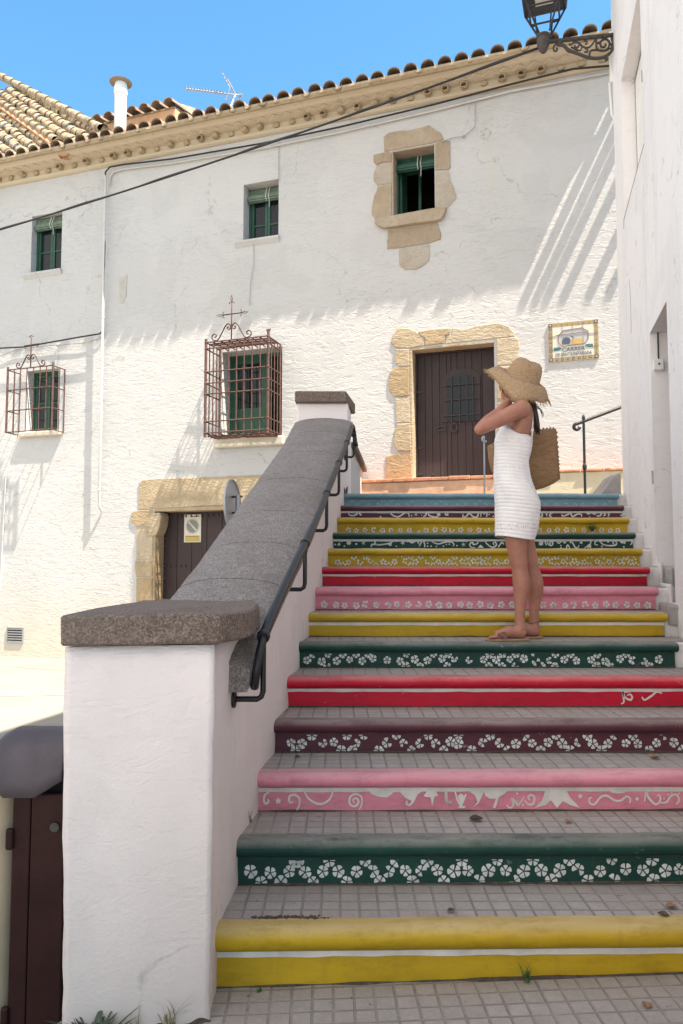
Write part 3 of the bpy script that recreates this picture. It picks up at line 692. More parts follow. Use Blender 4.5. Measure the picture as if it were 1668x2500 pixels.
for i in range(14):
    r = Riser(i); RIS.append(r); ck = SCOL[i]
    b = MB(); zb = r.z0 - 0.06
    b.add([r.p(r.xl, zb, 0), r.p(r.xr, zb, 0), r.p(r.xr, r.z1-0.004, 0), r.p(r.xl, r.z1-0.004, 0),
           r.p(r.xl, zb, -0.1), r.p(r.xr, zb, -0.1), r.p(r.xr, r.z1-0.004, -0.1), r.p(r.xl, r.z1-0.004, -0.1)],
          [(0,1,2,3),(5,4,7,6),(3,2,6,7),(1,5,6,2),(4,0,3,7),(0,4,5,1)])
    st = b.build('step', M['p_'+ck], stairs); st['label'] = SLAB[i]; STEPS.append(st)
    # bullnosed edge
    n = 7; pr = []; ra = r.hn/2
    for q in range(n+1):
        a = math.pi/2 + math.pi*q/n; pr.append((0.018 - 0.055*abs(math.cos(a))**0.8, r.zt+ra+ra*math.sin(a)))
    pr = [(0.052, r.z1)] + pr + [(0.02, r.zt)]
    pr += [(0.052, r.zt)]
    xs = [r.xl + (r.xr+0.012-r.xl)*k/24 for k in range(25)]
    b = MB(); rr = random.Random(i)
    rs = []
    for x in xs:
        wz = rr.uniform(-1, 1)*0.0022; wy = rr.uniform(-1, 1)*0.003
        rs.append([Vector((x, r.y(x)+dy+wy, z+wz)) for dy, z in pr])
    b.rings(rs); b.build('nosing', M['n_'+ck], st, smooth=True)
    # tread: one course of tiles back to the next riser
    yb = (ST_Y[i+1] + 0.05) if i < 13 else r.Y + 0.42
    b = MB(); b.add([Vector((r.xl, r.y(r.xl)+0.045, r.z1-0.003)), Vector((xw(r.Y)+0.12, r.y(xw(r.Y))+0.045, r.z1-0.003)), Vector((xw(yb)+0.12, yb+0.03, r.z1-0.003)), Vector((xin(yb)-0.05, yb+0.03, r.z1-0.003))], [(0,1,2,3)])
    b.build('tread', M['tread'], st, recalc=False)
    # grey cement string stepping up beside the right wall
    if i >= 3:
        b = MB(); x0, x1 = r.xr+0.002, xw(r.Y+0.2)+0.06
        b.boxv((x0, r.Y+0.02, r.z0-0.05), (x1-x0, 0, 0), (0.06, 0.25, 0), (0, 0, r.z1-r.z0+0.05-0.006))
        b.boxv((xw(r.Y)-0.012, r.Y-0.03, r.z0-0.05), (0.03, 0, 0), (0.098, 0.40, 0), (0, 0, r.z1-r.z0+0.07))
        b.build('cement_string', M['string'], st, bevel=0.012)

def clip_poly(pts, z0, z1):
    for lim, sgn in ((z0, 1), (z1, -1)):
        out = []
        for k in range(len(pts)):
            a, b = pts[k-1], pts[k]; fa, fb = (a[1]-lim)*sgn, (b[1]-lim)*sgn
            if (fa >= 0) != (fb >= 0):
                t = fa/(fa-fb); out.append((a[0]+(b[0]-a[0])*t, a[1]+(b[1]-a[1])*t))
            if fb >= 0: out.append(b)
        pts = out
        if len(pts) < 3: return []
    return pts
def petal(cx, cz, r, a, da, rin=0.14):
    """one wedge-shaped petal with a rounded outer edge"""
    w = da*0.5*0.80; P = [(cx+r*rin*math.cos(a), cz+r*rin*math.sin(a))]
    for k, rr in ((-1.0, 0.86), (-0.8, 0.99), (-0.3, 1.02), (0.3, 1.02), (0.8, 0.99), (1.0, 0.86)):
        P.append((cx+r*rr*math.cos(a+w*k), cz+r*rr*math.sin(a+w*k)))
    return P
def flower(mb, rs, cx, cz, r, z0, z1, rnd, n=5, kindf='wedge'):
    a0 = rnd.uniform(0, 6.28); r *= rnd.uniform(0.9, 1.1)
    for k in range(n):
        if rnd.random() < 0.05: continue
        a = a0 + 2*math.pi*k/n + rnd.uniform(-0.1, 0.1)
        if kindf == 'wedge': P = petal(cx, cz, r*rnd.uniform(0.9, 1.06), a, 2*math.pi/n)
        else: P = [(cx+r*0.66*math.cos(a)+r*0.30*math.cos(q), cz+r*0.66*math.sin(a)+r*0.36*math.sin(q)) for q in [2*math.pi*j/8 for j in range(8)]]
        P = clip_poly(P, z0, z1)
        if P: mb.poly([rs.p(x, z, 0.0025) for x, z in P])
def band(i, top=0.86): 
    r = RIS[i]; return r.z0+0.012, r.z0+(r.zt-r.z0)*top
def garland(i, xs, r, m, amp, step2, kindf='wedge', half=True, seed=0, col=None):
    pass
def flowers_px(i, full, half_top, half_bot, rad, mk, kindf='wedge', top=0.92, seed=1):
    rs = RIS[i]; mb = MB(); z0, z1 = rs.z0+0.006, rs.z0+(rs.zt-rs.z0)*top; rn = random.Random(seed)
    zc = (z0+z1)/2
    for x, dz in full: flower(mb, rs, x, zc+dz, rad, z0, z1, rn, 5, kindf)
    for x in half_top: flower(mb, rs, x, z1-rad*0.15, rad, z0, z1, rn, 5, kindf)
    for x in half_bot: flower(mb, rs, x, z0+rad*0.15, rad, z0, z1, rn, 5, kindf)
    return mb.build('painted_flowers', M[mk], STEPS[i], recalc=False)
# step 2: pairs of whole flowers joined by half flowers above and below (pixel columns traced from the stair)
def pxx(i, xs, zoff=0.5):
    rs = RIS[i]; ym = None; out = []
    for x in xs:
        d = ray(x, CY); out.append((rs.Y/d.y)*d.x)
    return out
def xcol(i, x): 
    rs = RIS[i]; zc = (rs.z0+rs.zt)/2
    w = rs.Y*_c + (zc-CAM_H)*_s; return (x-CX)/FPX*w
S2full = [612, 660, 706, 745, 788, 826, 871, 910, 949, 990, 1029, 1069, 1110, 1144, 1194, 1236, 1281, 1324, 1369, 1415, 1469, 1532, 1574, 1630, 1664, 1700]
S2top = [720, 728, 804, 892, 970, 1045, 1130, 1216, 1304, 1393, 1498, 1598]
S2bot = [638, 686, 766, 847, 928, 1008, 1084, 1169, 1257, 1347, 1438, 1502, 1600]
flowers_px(1, [(xcol(1,x), random.Random(x).uniform(-.004,.004)) for x in S2full], [xcol(1,x) for x in S2top], [xcol(1,x) for x in S2bot], 0.0248, 'pattern_paint', top=0.88, seed=2)
# step 4
S4full = [711, 737, 789, 815, 870, 945, 985, 1025, 1064, 1100, 1119, 1179, 1220, 1260, 1299, 1338, 1373, 1412, 1447, 1484, 1528, 1557, 1603, 1645, 1690]
S4top = [762, 847, 888, 968, 1046, 1120, 1198, 1280, 1358, 1434, 1500, 1545, 1620]
S4bot = [722, 833, 860, 925, 1005, 1083, 1152, 1239, 1320, 1392, 1468, 1584, 1665]
flowers_px(3, [(xcol(3,x), random.Random(x).uniform(-.005,.005)) for x in S4full], [xcol(3,x) for x in S4top], [xcol(3,x) for x in S4bot], 0.0235, 'pattern_paint', top=0.9, seed=4)
# step 6: crowded
r6 = random.Random(6); fx = []; x = 750
while x < 1640: fx.append(x); x += r6.uniform(27, 38)
flowers_px(5, [(xcol(5,x), r6.uniform(-.010,.010)) for x in fx], [xcol(5,x+15) for x in fx if r6.random() < .55], [xcol(5,x+13) for x in fx if r6.random() < .45], 0.0235, 'pattern_paint', top=0.9, seed=6)
# step 8: a single row
r8 = random.Random(8); fx = [793+k*25.4+r8.uniform(-2.5, 2.5) for k in range(32)]
flowers_px(7, [(xcol(7,x), -0.012+r8.uniform(-.005,.005)) for x in fx], [], [], 0.0235, 'pattern_paint', seed=8)
# step 10: small garland, step 12: small row, step 14: faded
r9 = random.Random(10); fx = [824+k*27.5+r9.uniform(-3, 3) for k in range(27)]
flowers_px(9, [(xcol(9,x), -.004+r9.uniform(-.006,.006)) for x in fx], [xcol(9,x+13) for x in fx if r9.random() < .6], [xcol(9,x+13) for x in fx if r9.random() < .6], 0.0255, 'pattern_paint', 'dots', seed=10)
fx = [849+k*21.3+r9.uniform(-2, 2) for k in range(32)]
flowers_px(11, [(xcol(11,x), -.008+r9.uniform(-.004,.004)) for x in fx], [], [], 0.0245, 'pattern_paint', 'dots', seed=12)
M['faded_blue'] = plain('faded_pale_blue_paint', (0.28, 0.40, 0.47), 0.7, 0.0, 0.25, 20)
fx = [850+k*24+r9.uniform(-5, 5) for k in range(27)]
flowers_px(13, [(xcol(13,x), -.012+r9.uniform(-.006,.006)) for x in fx], [xcol(13,x+12) for x in fx if r9.random() < .6], [], 0.022, 'faded_blue', 'dots', seed=14)

# thin dark strip of uneven width along the foot of each riser
for i in range(0, 9):
    rs = RIS[i]; b = MB(); rn = random.Random(i+90); n = 90
    zt_ = rs.z0+0.0012 if i else None
    xs = [rs.xl+(rs.xr-rs.xl)*k/n for k in range(n+1)]
    wd = [max(0.0015, 0.006+0.010*noise.noise(Vector((x*7, i*3.1, 0)))+0.012*max(0, noise.noise(Vector((x*2.3, i*5.7, 4))))) for x in xs]
    for k in range(n):
        zz = [(zg(x)+0.003 if i == 0 else rs.z0-0.0008) for x in (xs[k], xs[k+1])]
        b.poly([Vector((xs[k], rs.y(xs[k])-wd[k], zz[0])), Vector((xs[k+1], rs.y(xs[k+1])-wd[k+1], zz[1])), Vector((xs[k+1], rs.y(xs[k+1])-0.001, zz[1]+0.002+wd[k+1]*0.45)), Vector((xs[k], rs.y(xs[k])-0.001, zz[0]+0.002+wd[k]*0.45))])
    b.build('dark_foot_strip', M['soil'], STEPS[i], recalc=False)
# white stripes under the nosings
for i, wd in ((0, 0.020), (2, 0.018), (4, 0.017), (6, 0.019), (8, 0.015), (10, 0.018), (12, 0.018)):
    rs = RIS[i]; b = MB(); n = 30; top = rs.zt-0.001; rn = random.Random(i+50)
    xs = [rs.xl+(rs.xr-rs.xl)*k/n for k in range(n+1)]; lo = [top-wd*(1+rn.uniform(-.12, .12)) for _ in xs]
    for k in range(n): b.poly([rs.p(xs[k], lo[k], .0022), rs.p(xs[k+1], lo[k+1], .0022), rs.p(xs[k+1], top, .0022), rs.p(xs[k], top, .0022)])
    b.build('white_stripe', M['white_paint'], STEPS[i], recalc=False)

# scrolls: flat ribbons of paint, drawn as strokes on the riser
def ribbon(mb, rs, pts, w, o=0.003, taper=True):
    pts = [Vector((x, z)) for x, z in pts]; k = len(pts); L = []
    for i in range(k):
        t = (pts[min(i+1, k-1)]-pts[max(i-1, 0)])
        if t.length < 1e-9: t = Vector((1, 0))
        t.normalize(); nn = Vector((-t.y, t.x)); ww = w*0.5*((0.55+0.45*math.sin(math.pi*(i+0.5)/k)) if taper else 1)
        L.append((pts[i]+nn*ww, pts[i]-nn*ww))
    for i in range(k-1):
        q = [L[i][0], L[i][1], L[i+1][1], L[i+1][0]]
        mb.poly([rs.p(a.x, min(a.y, rs.zt), o) for a in q])
def smooth(pts, n=6):
    out = []; P = [pts[0]] + list(pts) + [pts[-1]]
    for i in range(1, len(P)-2):
        p0, p1, p2, p3 = P[i-1], P[i], P[i+1], P[i+2]
        for k in range(n):
            t = k/n; out.append(tuple(0.5*((2*p1[j]) + (-p0[j]+p2[j])*t + (2*p0[j]-5*p1[j]+4*p2[j]-p3[j])*t*t + (-p0[j]+3*p1[j]-3*p2[j]+p3[j])*t**3) for j in (0, 1)))
    out.append(tuple(pts[-1])); return out
def scrolls(i, ox, oy, k, strokes, fills, w, dots=(), stars=(), mk='pattern_paint', mb=None):
    rs = RIS[i]; mb = mb or MB(); P = lambda q: rs.px(ox+q[0]/k, oy+q[1]/k)
    for s in strokes: ribbon(mb, rs, smooth([P(q) for q in s]), w)
    for f in fills: mb.poly([rs.p(x, min(max(z, rs.z0+.004), rs.zt-.001), 0.0033) for x, z in [P(q) for q in f]])
    for (x, y, r) in dots:
        c = P((x, y)); mb.poly([rs.p(c[0]+r*math.cos(q), c[1]+r*math.sin(q), 0.0032) for q in [2*math.pi*j/10 for j in range(10)]])
    for (x, y, r, n, q) in stars:
        c = P((x, y)); mb.poly([rs.p(c[0]+(r if j % 2 == 0 else r*q)*math.cos(0.3+math.pi*j/n), c[1]+(r if j % 2 == 0 else r*q)*math.sin(0.3+math.pi*j/n), 0.0032) for j in range(2*n)])
    return mb
mb = scrolls(2, 500, 1900, 2.613, [
  [(420,80),(385,105),(378,140),(390,160),(408,148),(402,132)], [(580,212),(600,180),(605,130),(575,105),(545,112),(538,140),(552,155),(566,146)],
  [(635,80),(660,125),(710,158),(755,160),(800,128),(818,80)], [(985,200),(1002,160),(998,115),(960,100),(928,120),(925,160),(950,178),(975,165),(980,140),(962,124),(945,140),(955,156)],
  [(1250,85),(1285,120),(1325,140),(1310,168),(1288,162),(1290,142)], [(1535,80),(1538,130),(1552,158),(1570,155)]],
  [[(1045,78),(1205,78),(1195,100),(1160,122),(1110,118),(1070,104)], [(1225,76),(1395,76),(1360,100),(1335,150),(1315,172),(1318,140),(1270,100)],
   [(1395,110),(1412,92),(1420,76),(1470,76),(1480,92),(1492,108),(1465,118),(1451,175),(1440,120),(1410,118)]], 0.010, [], [(470,143,0.017,5,0.45)])
scrolls(2, 1068, 1900, 2.613, [
  [(58,75),(60,120),(66,150),(80,158),(84,142)], [(112,85),(130,140),(150,178)], [(182,100),(165,140),(150,178)], [(135,182),(178,182)],
  [(440,170),(465,188),(485,165),(475,130),(500,150),(515,170),(545,130),(555,118)], [(555,140),(580,165),(610,160),(618,120),(595,105),(578,122),(590,138)],
  [(985,120),(968,128),(970,155),(1000,165),(1040,120),(1080,110),(1130,140),(1170,140),(1205,115),(1230,130),(1225,158)], [(1320,148),(1325,110),(1330,76),(1345,120),(1390,165),(1420,140),(1415,108),(1398,112)],
  [(1420,155),(1460,150),(1490,110),(1525,105),(1540,140),(1520,165)]],
  [[(195,75),(300,75),(280,120),(262,160),(225,184),(255,150),(240,110)], [(295,75),(450,75),(425,100),(392,120),(370,190),(352,185),(372,130),(330,128),(305,110)], [(130,110),(150,95),(172,112),(160,140),(150,175),(140,140)],
   [(690,72),(820,72),(845,120),(910,188),(850,172),(800,145),(762,188),(722,140),(690,170),(622,188),(665,140)], [(1090,72),(1215,72),(1190,92),(1150,96),(1110,90)]],
  0.010, [(1273,130,.008),(508,97,.005),(545,170,.005),(1470,102,.004),(1492,92,.004),(1540,95,.004),(1445,128,.004)], [(910,113,0.013,5,0.45)], mb=mb).build('painted_scrolls', M['white_paint'], STEPS[2], recalc=False)
scrolls(4, 834, 1250, 1.88, [[(1282,880),(1295,870),(1290,825),(1300,850),(1325,862),(1333,848),(1322,836),(1310,842)], [(1378,848),(1390,862),(1420,845),(1445,826),(1470,832)], [(1284,826),(1330,822)]], [], 0.011).build('painted_scrolls', M['white_paint'], STEPS[4], recalc=False)
mb = scrolls(10, 800, 1180, 3.484, [
  [(220,462),(225,485),(235,488)], [(572,470),(540,505),(470,520),(420,522),(402,505),(410,485),(426,490)], [(515,515),(535,528),(540,508)], [(372,540),(378,520),(420,522)],
  [(680,500),(695,490),(715,505),(738,495),(728,485)], [(780,535),(795,505),(810,488),(825,515),(825,545)], [(870,465),(890,495),(940,515),(1000,500),(1055,500),(1075,520),(1065,535)],
  [(1285,470),(1275,510),(1240,520),(1235,505),(1220,505),(1208,525),(1225,545),(1255,545)], [(1330,470),(1350,510),(1400,545),(1435,525),(1425,500),(1408,510),(1415,525)], [(1450,545),(1480,505),(1500,520)], [(85,530),(100,510),(104,530)]],
  [[(1275,548),(1300,522),(1330,548)], [(758,490),(770,482),(782,492),(772,520)], [(110,488),(125,488),(125,498),(110,498)], [(236,510),(252,510),(252,522),(236,522)]], 0.012,
  [(66,520,.007),(143,535,.006),(270,482,.006),(362,490,.006),(460,492,.006),(495,480,.006),(585,535,.005),(845,485,.006),(850,510,.006),(850,535,.006),(880,535,.006),(925,537,.006),(985,535,.006),(1010,520,.006),(1035,518,.006),(1100,492,.007),(1100,530,.006),(1180,495,.006)],
  [(180,505,0.026,8,0.5),(305,508,0.024,6,0.22),(640,505,0.024,6,0.3),(1155,520,0.024,6,0.22)])
scrolls(10, 1200, 1180, 3.484, [
  [(330,485),(340,515),(330,545)], [(455,480),(460,510),(470,528)], [(470,475),(482,515),(510,530),(522,508),(505,495),(496,510),(505,518)], [(668,510),(678,496),(695,515),(712,545),(735,545),(745,525)], [(752,510),(765,500),(768,515)], [(845,475),(842,510),(820,530),(792,550)],
  [(905,525),(880,520),(885,495),(915,490),(950,520),(1000,530),(1055,525),(1062,500),(1042,490),(1032,508),(1045,518)], [(1095,488),(1110,510)], [(1115,488),(1120,512)], [(1132,488),(1135,515)], [(1195,475),(1195,505),(1180,525)],
  [(545,478),(570,510),(600,490),(625,508),(635,478)], [(635,555),(648,525),(668,555)]],
  [[(402,505),(420,486),(440,500),(438,525),(415,530),(402,520)], [(845,510),(848,555),(835,545),(815,555),(822,530)], [(930,530),(945,530),(945,545),(935,545)]], 0.012, [(992,495,.010),(590,530,.006),(590,548,.006),(1125,540,.007),(360,495,.005)], mb=mb).build('painted_scrolls', M['pattern_paint'], STEPS[10], recalc=False)
mb = scrolls(12, 800, 1180, 3.484, [
  [(180,225),(182,265),(215,275),(250,262),(245,240),(222,240),(225,255)], [(270,232),(275,262),(290,272)], [(525,228),(545,265),(600,285),(660,250),(690,260),(692,285)], [(835,230),(838,265),(815,285)], [(855,230),(862,270),(900,285),(940,285)], [(998,232),(1003,265),(1022,268),(1020,252)],
  [(1152,262),(1152,285),(1180,280),(1205,255),(1240,285),(1272,285),(1285,250),(1305,252),(1300,285)], [(1330,265),(1335,250),(1355,252),(1352,285)]], [[(515,228),(545,228),(550,250)], [(830,228),(862,228),(848,245)], [(440,290),(450,275),(460,290)]], 0.014,
  [(485,245,.006),(565,240,.006),(605,252,.006),(720,245,.006),(715,275,.006),(800,245,.005),(800,270,.005),(905,245,.006),(1372,245,.007),(1374,265,.007),(1410,280,.007)], [(400,240,.020,6,.25),(752,265,.024,7,.22),(945,265,.024,8,.45)])
scrolls(12, 1200, 1180, 3.484, [
  [(395,245),(425,250),(430,280),(408,285)], [(440,238),(465,250),(470,280)], [(600,262),(605,280),(650,265),(670,250),(690,282),(730,262),(765,265),(765,285)], [(545,240),(500,262),(497,280),(512,282)], [(895,275),(925,275),(935,255),(960,252),(965,272),(948,275)], [(985,240),(998,262),(992,285)], [(810,240),(820,262),(850,250),(880,262),(895,240)], [(1110,245),(1125,262),(1095,275)]],
  [[(480,238),(560,238),(500,258)], [(655,238),(690,238),(668,256)]], 0.014, [(836,285,.006),(890,245,.006),(905,280,.006)], mb=mb).build('painted_scrolls', M['pattern_paint'], STEPS[12], recalc=False)
# closing mass under the treads, landing
b = MB()
for i in range(13): b.add([Vector((xin(ST_Y[i])-0.05, ST_Y[i]+0.11, -0.05)), Vector((xw(ST_Y[i])+0.1, ST_Y[i]+0.11, -0.05)), Vector((xw(ST_Y[i+1])+0.1, ST_Y[i+1]+0.11, -0.05)), Vector((xin(ST_Y[i+1])-0.05, ST_Y[i+1]+0.11, -0.05))], [(0,1,2,3)])
b.build('footing', M['cement'], stairs, recalc=False)
M['landing'] = panot('landing_tiles', R(10), (0.40, 0.36, 0.31), 0.15)
b = MB(); ld0 = W(5.75, 0); ld1 = W(12.4, 0)
b.prism([Vector((xin(7.8)-0.05, 7.80, 2.0)), Vector((6.5, 7.80, 2.0)), Vector((ld1.x, ld1.y, 2.0))-FN*0.05+Vector((0,0,0)), Vector((ld0.x-0.1, ld0.y, 2.0))-FN*0.05], UP*0.196)
kind(b.build('landing', M['landing'], None), 'structure')

# doorstep and the low wall beside it
ds = thing('doorstep', 'worn pink doorstep edged with terracotta, below the upper door', 'doorstep', W(6.6, 2.2, 0.2))
b = MB(); b.fbox(5.79, 7.62, 2.198, 2.625, 0.004, 0.34); b.build('riser', M['pink_render'], ds, bevel=0.012, rough=0.006)
b = MB(); u = 5.77
rn = random.Random(4)
while u < 7.6:
    w = rn.uniform(0.22, 0.30); b.fbox(u, min(u+w-0.008, 7.64), 2.626, 2.672+rn.uniform(-.003, .006), 0.004, 0.36+rn.uniform(-.008, .008)); u += w
b.build('brick_edging', M['terracotta'], ds, bevel=0.008, rough=0.004)
b = MB(); b.fbox(5.79, 7.62, 2.38, 2.425, 0.34, 0.365); b.build('brick_course', M['terracotta'], ds, bevel=0.008, rough=0.004)
lw = thing('low_wall', 'low stained cream wall capped with thin terracotta bricks, behind the short black railing', 'wall', W(8.7, 2.2, 0.2))
b = MB(); b.fbox(7.63, 9.6, 2.19, 2.685, 0.004, 0.22); b.build('wall_face', M['dirty_cream'], lw, bevel=0.012)
b = MB(); u = 7.62
while u < 9.55:
    w = rn.uniform(0.20, 0.29); b.fbox(u, u+w-0.01, 2.687, 2.715+rn.uniform(-.004, .008), 0.004, 0.245+rn.uniform(-.012, .012)); u += w
b.build('brick_cap', M['terracotta'], lw, bevel=0.007, rough=0.005)
b = MB(); b.prism([Vector((2.62, 7.76, 2.19)), Vector((2.86, 7.76, 2.19)), Vector((2.86, 7.76, 2.45)), Vector((2.80, 7.76, 2.42))], (0, 0.35, 0))
tag(b.build('sloping_kerb', M['cement'], None, bevel=0.01), 'grey sloping cement kerb at the corner of the right-hand building, beside the top step', 'kerb')

# ------------------------------------------------------------------ stair parapet
def xout(Y): return lerp([2.47, 7.9, 10.77], [-0.905, -0.465, -0.20], Y)
def ze(Y): return 1.345 + 0.383*(Y-3.6)
par = thing('stair_parapet', 'pinkish white plastered parapet with a rounded granite coping climbing beside the painted stairs', 'parapet', (-0.66, 3.0, 0))
b = MB()
zt = lambda Y: max(1.235, ze(Y)-0.075) if Y < 7.9 else 3.19
sec = []
for k, Y in enumerate([2.47, 2.75, 3.1, 3.32, 4, 5, 6, 7, 7.9]):
    xi, xo = xin(Y), xout(Y)
    if k == 0: L, Rr = Vector((-0.900, 2.50, 0)), Vector((-0.424, 2.575, 0)); Lb, Rb = Vector((-0.872, 2.505, 0)), Vector((-0.436, 2.625, 0))
    else: L = Lb = Vector((xo, Y, 0)); Rr = Rb = Vector((xi, Y, 0))
    z = zt(Y)
    if Y == 7.9: z = ze(7.9)-0.075
    sec.append([Lb+UP*-0.30, Rb+UP*-0.30, Rr+UP*z, L+UP*z])
b.rings(sec)
# subdivide so that the plaster can wobble
bm_ = b.bm(); bmesh.ops.recalc_face_normals(bm_, faces=bm_.faces)
bmesh.ops.subdivide_edges(bm_, edges=bm_.edges, cuts=22, use_grid_fill=True)
for v in bm_.verts:
    q = v.co*3.2; q2 = v.co*11
    q3 = v.co*32; lowf = 1.0+1.5*max(0.0, 0.35-v.co.z)
    v.co += Vector((noise.noise(q)*0.006+(noise.noise(q2)*0.0035+noise.noise(q3)*0.0022)*lowf, noise.noise(q+Vector((5,5,5)))*0.007+(noise.noise(q2+Vector((3,1,2)))*0.0035+noise.noise(q3+Vector((1,4,2)))*0.0018)*lowf, 0))
link('wall', bm_, M['pillar'], par, smooth='all')
b = MB(); b.prism([Vector((xout(7.9), 7.9, -0.05)), Vector((xin(7.9), 7.9, -0.05)), Vector((xin(8.42), 8.42, -0.05)), Vector((xout(8.42), 8.42, -0.05))], UP*3.245)
b.build('end_post', M['pillar'], par, bevel=0.012)
b = MB(); b.prism([Vector((xout(7.86)-0.02, 7.84, 3.195)), Vector((xin(7.86)-0.02+0.01, 7.84, 3.195)), Vector((xin(8.46)+0.045, 8.48, 3.195)), Vector((xout(8.46)-0.04, 8.48, 3.195))], UP*0.118)
b.build('post_cap', M['granite_brown'], par, bevel=0.014, rough=0.004)
b = MB(); b.prism([Vector((-0.905, 2.465, 1.24)), Vector((-0.40, 2.535, 1.24)), Vector((-0.325, 2.77, 1.24)), Vector((-0.335, 3.12, 1.24)), Vector((-0.40, 3.50, 1.24)), Vector((-0.85, 3.62, 1.24)), Vector((-0.905, 3.5, 1.24))], UP*0.100)
bm_ = b.bm(); bmesh.ops.recalc_face_normals(bm_, faces=bm_.faces)
bmesh.ops.bevel(bm_, geom=[e for e in bm_.edges], offset=0.008, segments=1, affect='EDGES', clamp_overlap=True)
bmesh.ops.triangulate(bm_, faces=bm_.faces); bmesh.ops.subdivide_edges(bm_, edges=[e for e in bm_.edges if e.calc_length() > 0.06], cuts=5)
for v in bm_.verts:
    q = v.co*9; v.co += Vector((noise.noise(q), noise.noise(q+Vector((4,4,4))), noise.noise(q+Vector((8,1,3)))))*0.007
link('pillar_cap', bm_, M['granite_brown'], par, smooth=True)
def coping(y0, y1):
    rs = []
    for k in range(7):
        Y = y0+(y1-y0)*k/6; xa, xb = xout(Y)+0.025*min(1, (Y-2.9)/1.2)-0.045*max(0, (Y-6.8)/1.1), xin(Y)+0.085 - 0.03*(Y-2.9)/5; z = ze(Y); cr = 0.046; pr = []
        for q in range(13):
            s_ = q/12; pr.append(Vector((xa+(xb-xa)*s_, Y, z+cr*(1-abs(2*s_-1)**2.8))))
        rs.append(pr + [Vector((xb-0.012, Y, z-0.085)), Vector((xa+0.012, Y, z-0.085))])
    b = MB(); b.rings(rs); return b.build('coping_stone', M['granite'], par, smooth=True, rough=0.004, rfreq=9)
ys = [2.96, 3.72, 4.22, 4.78, 5.55, 6.40, 7.22, 7.90]
for i in range(len(ys)-1): coping(ys[i]+(0.006 if i else 0), ys[i+1]-0.006)
lp = thing('landing_parapet', 'low white wall with a thin brown coping running from the end post to the house', 'parapet', (0.1, 9.5, 0))
b = MB(); b.prism([Vector((xout(8.43), 8.43, -0.05)), Vector((xin(8.43), 8.43, -0.05)), Vector((0.30, 10.72, -0.05)), Vector((-0.20, 10.88, -0.05))], UP*2.86); b.build('wall_face', M['white'], lp)
b = MB(); b.prism([Vector((xout(8.5)-.04, 8.49, 2.812)), Vector((xin(8.5)+0.05, 8.49, 2.812)), Vector((0.36, 10.70, 2.812)), Vector((-0.24, 10.88, 2.812))], UP*0.07); b.build('coping', M['granite_brown'], lp, bevel=0.01)

# handrail on the parapet
hr = thing('handrail', 'black tubular handrail with curled ends on brackets along the granite coping', 'handrail', (-0.3, 3.04, 1.2))
def hx(Y): return xin(Y)+0.118 - 0.006*(Y-3)
def hz(Y): return 1.215 + 0.386*(Y-3.04)
b = MB(); Ys = [3.06+0.2*k for k in range(21)]
path = [Vector((hx(Y), Y, hz(Y))) for Y in Ys]
lo = [(3.02, -0.02), (2.985, -0.055), (2.972, -0.10), (2.978, -0.15), (3.00, -0.185), (3.03, -0.19), (3.05, -0.165), (3.045, -0.14), (3.03, -0.128)]
pl = [Vector((hx(3.0)-0.006*k, Y, 1.215+dz)) for k, (Y, dz) in enumerate(lo)]
pt = [Vector((hx(7.1)+0.01*k, 7.06+d, hz(7.06)+dz)) for k, (d, dz) in enumerate([(0.12,0.045),(0.24,0.08),(0.32,0.08),(0.37,0.03),(0.37,-0.05),(0.33,-0.10)])]
b.tube(pl[::-1] + path + pt, [0.016 if i < 9 else 0.0205 for i in range(len(pl)+len(path))] + [0.019]*6, 12); b.build('rail', M['black_iron'], hr, smooth='all')
for Y in (3.05, 4.08, 5.0, 5.8, 6.5, 7.4):
    X, z = hx(Y), hz(min(Y, 7.08)); b = MB(); dr_ = 0.245 if Y < 7.2 else 0.22
    q = [Vector((X, Y, z)), Vector((X, Y, z-dr_+0.03))] + [Vector((X-0.03*math.sin(a), Y, z-dr_+0.03*(1-math.cos(a)) )) for a in ()]
    q += [Vector((X-0.006, Y, z-dr_+0.010)), Vector((X-0.022, Y, z-dr_)), Vector((xin(Y)+0.004, Y, z-dr_))]
    b.tube(q, 0.0115, 10); b.lathe(Vector((xin(Y)+0.002, Y, z-dr_)), [(0.034, -0.004), (0.034, 0.006), (0.026, 0.010)], (1,0,0), 14)
    t = (Vector((hx(Y+.1), Y+.1, hz(Y+.1)))-Vector((hx(Y), Y, hz(Y)))).normalized(); b.lathe(Vector((X, Y, z))-t*0.014, [(0.0235,0),(0.0265,0.004),(0.0265,0.024),(0.0235,0.028)], t, 14)
    b.build('bracket', M['black_iron'], hr, smooth=True)

# right and middle railings on the landing
rr = thing('short_railing', 'short black railing with a curled end rising towards the white corner building', 'railing', tuple(at(1429, 1203, 9.2)))
Yr = 9.2
A, B = at(1408, 1035, Yr), at(1530, 989, Yr+0.05)
b = MB(); dirv = (B-A).normalized()
cur = [A+Vector((0,0,0))]+[A+Vector((-0.035*math.sin(q)*1.0-0.0, 0, -0.035*(1-math.cos(q)))) for q in [math.pi*k/6 for k in range(1, 10)]]
b.tube(cur[::-1]+[A+dirv*0.1, A+dirv*0.5, B, B+dirv*0.8], 0.021, 10); b.build('rail', M['black_iron'], rr, smooth='all')
pb = at(1429, 1205, Yr); pt_ = at(1427, 1027, Yr)
b = MB(); b.tube([Vector((pb.x, Yr, 2.19)), Vector((pb.x, Yr, pt_.z+0.03))], 0.016, 10)
b.lathe(Vector((pb.x, Yr, at(1429,1140,Yr).z)), [(0.016,-0.04),(0.026,-0.02),(0.026,0.02),(0.016,0.04)], UP, 12)
b.lathe(Vector((pb.x, Yr, pt_.z+0.02)), [(0.02,0),(0.02,0.02),(0.012,0.05),(0.003,0.06)], UP, 10)
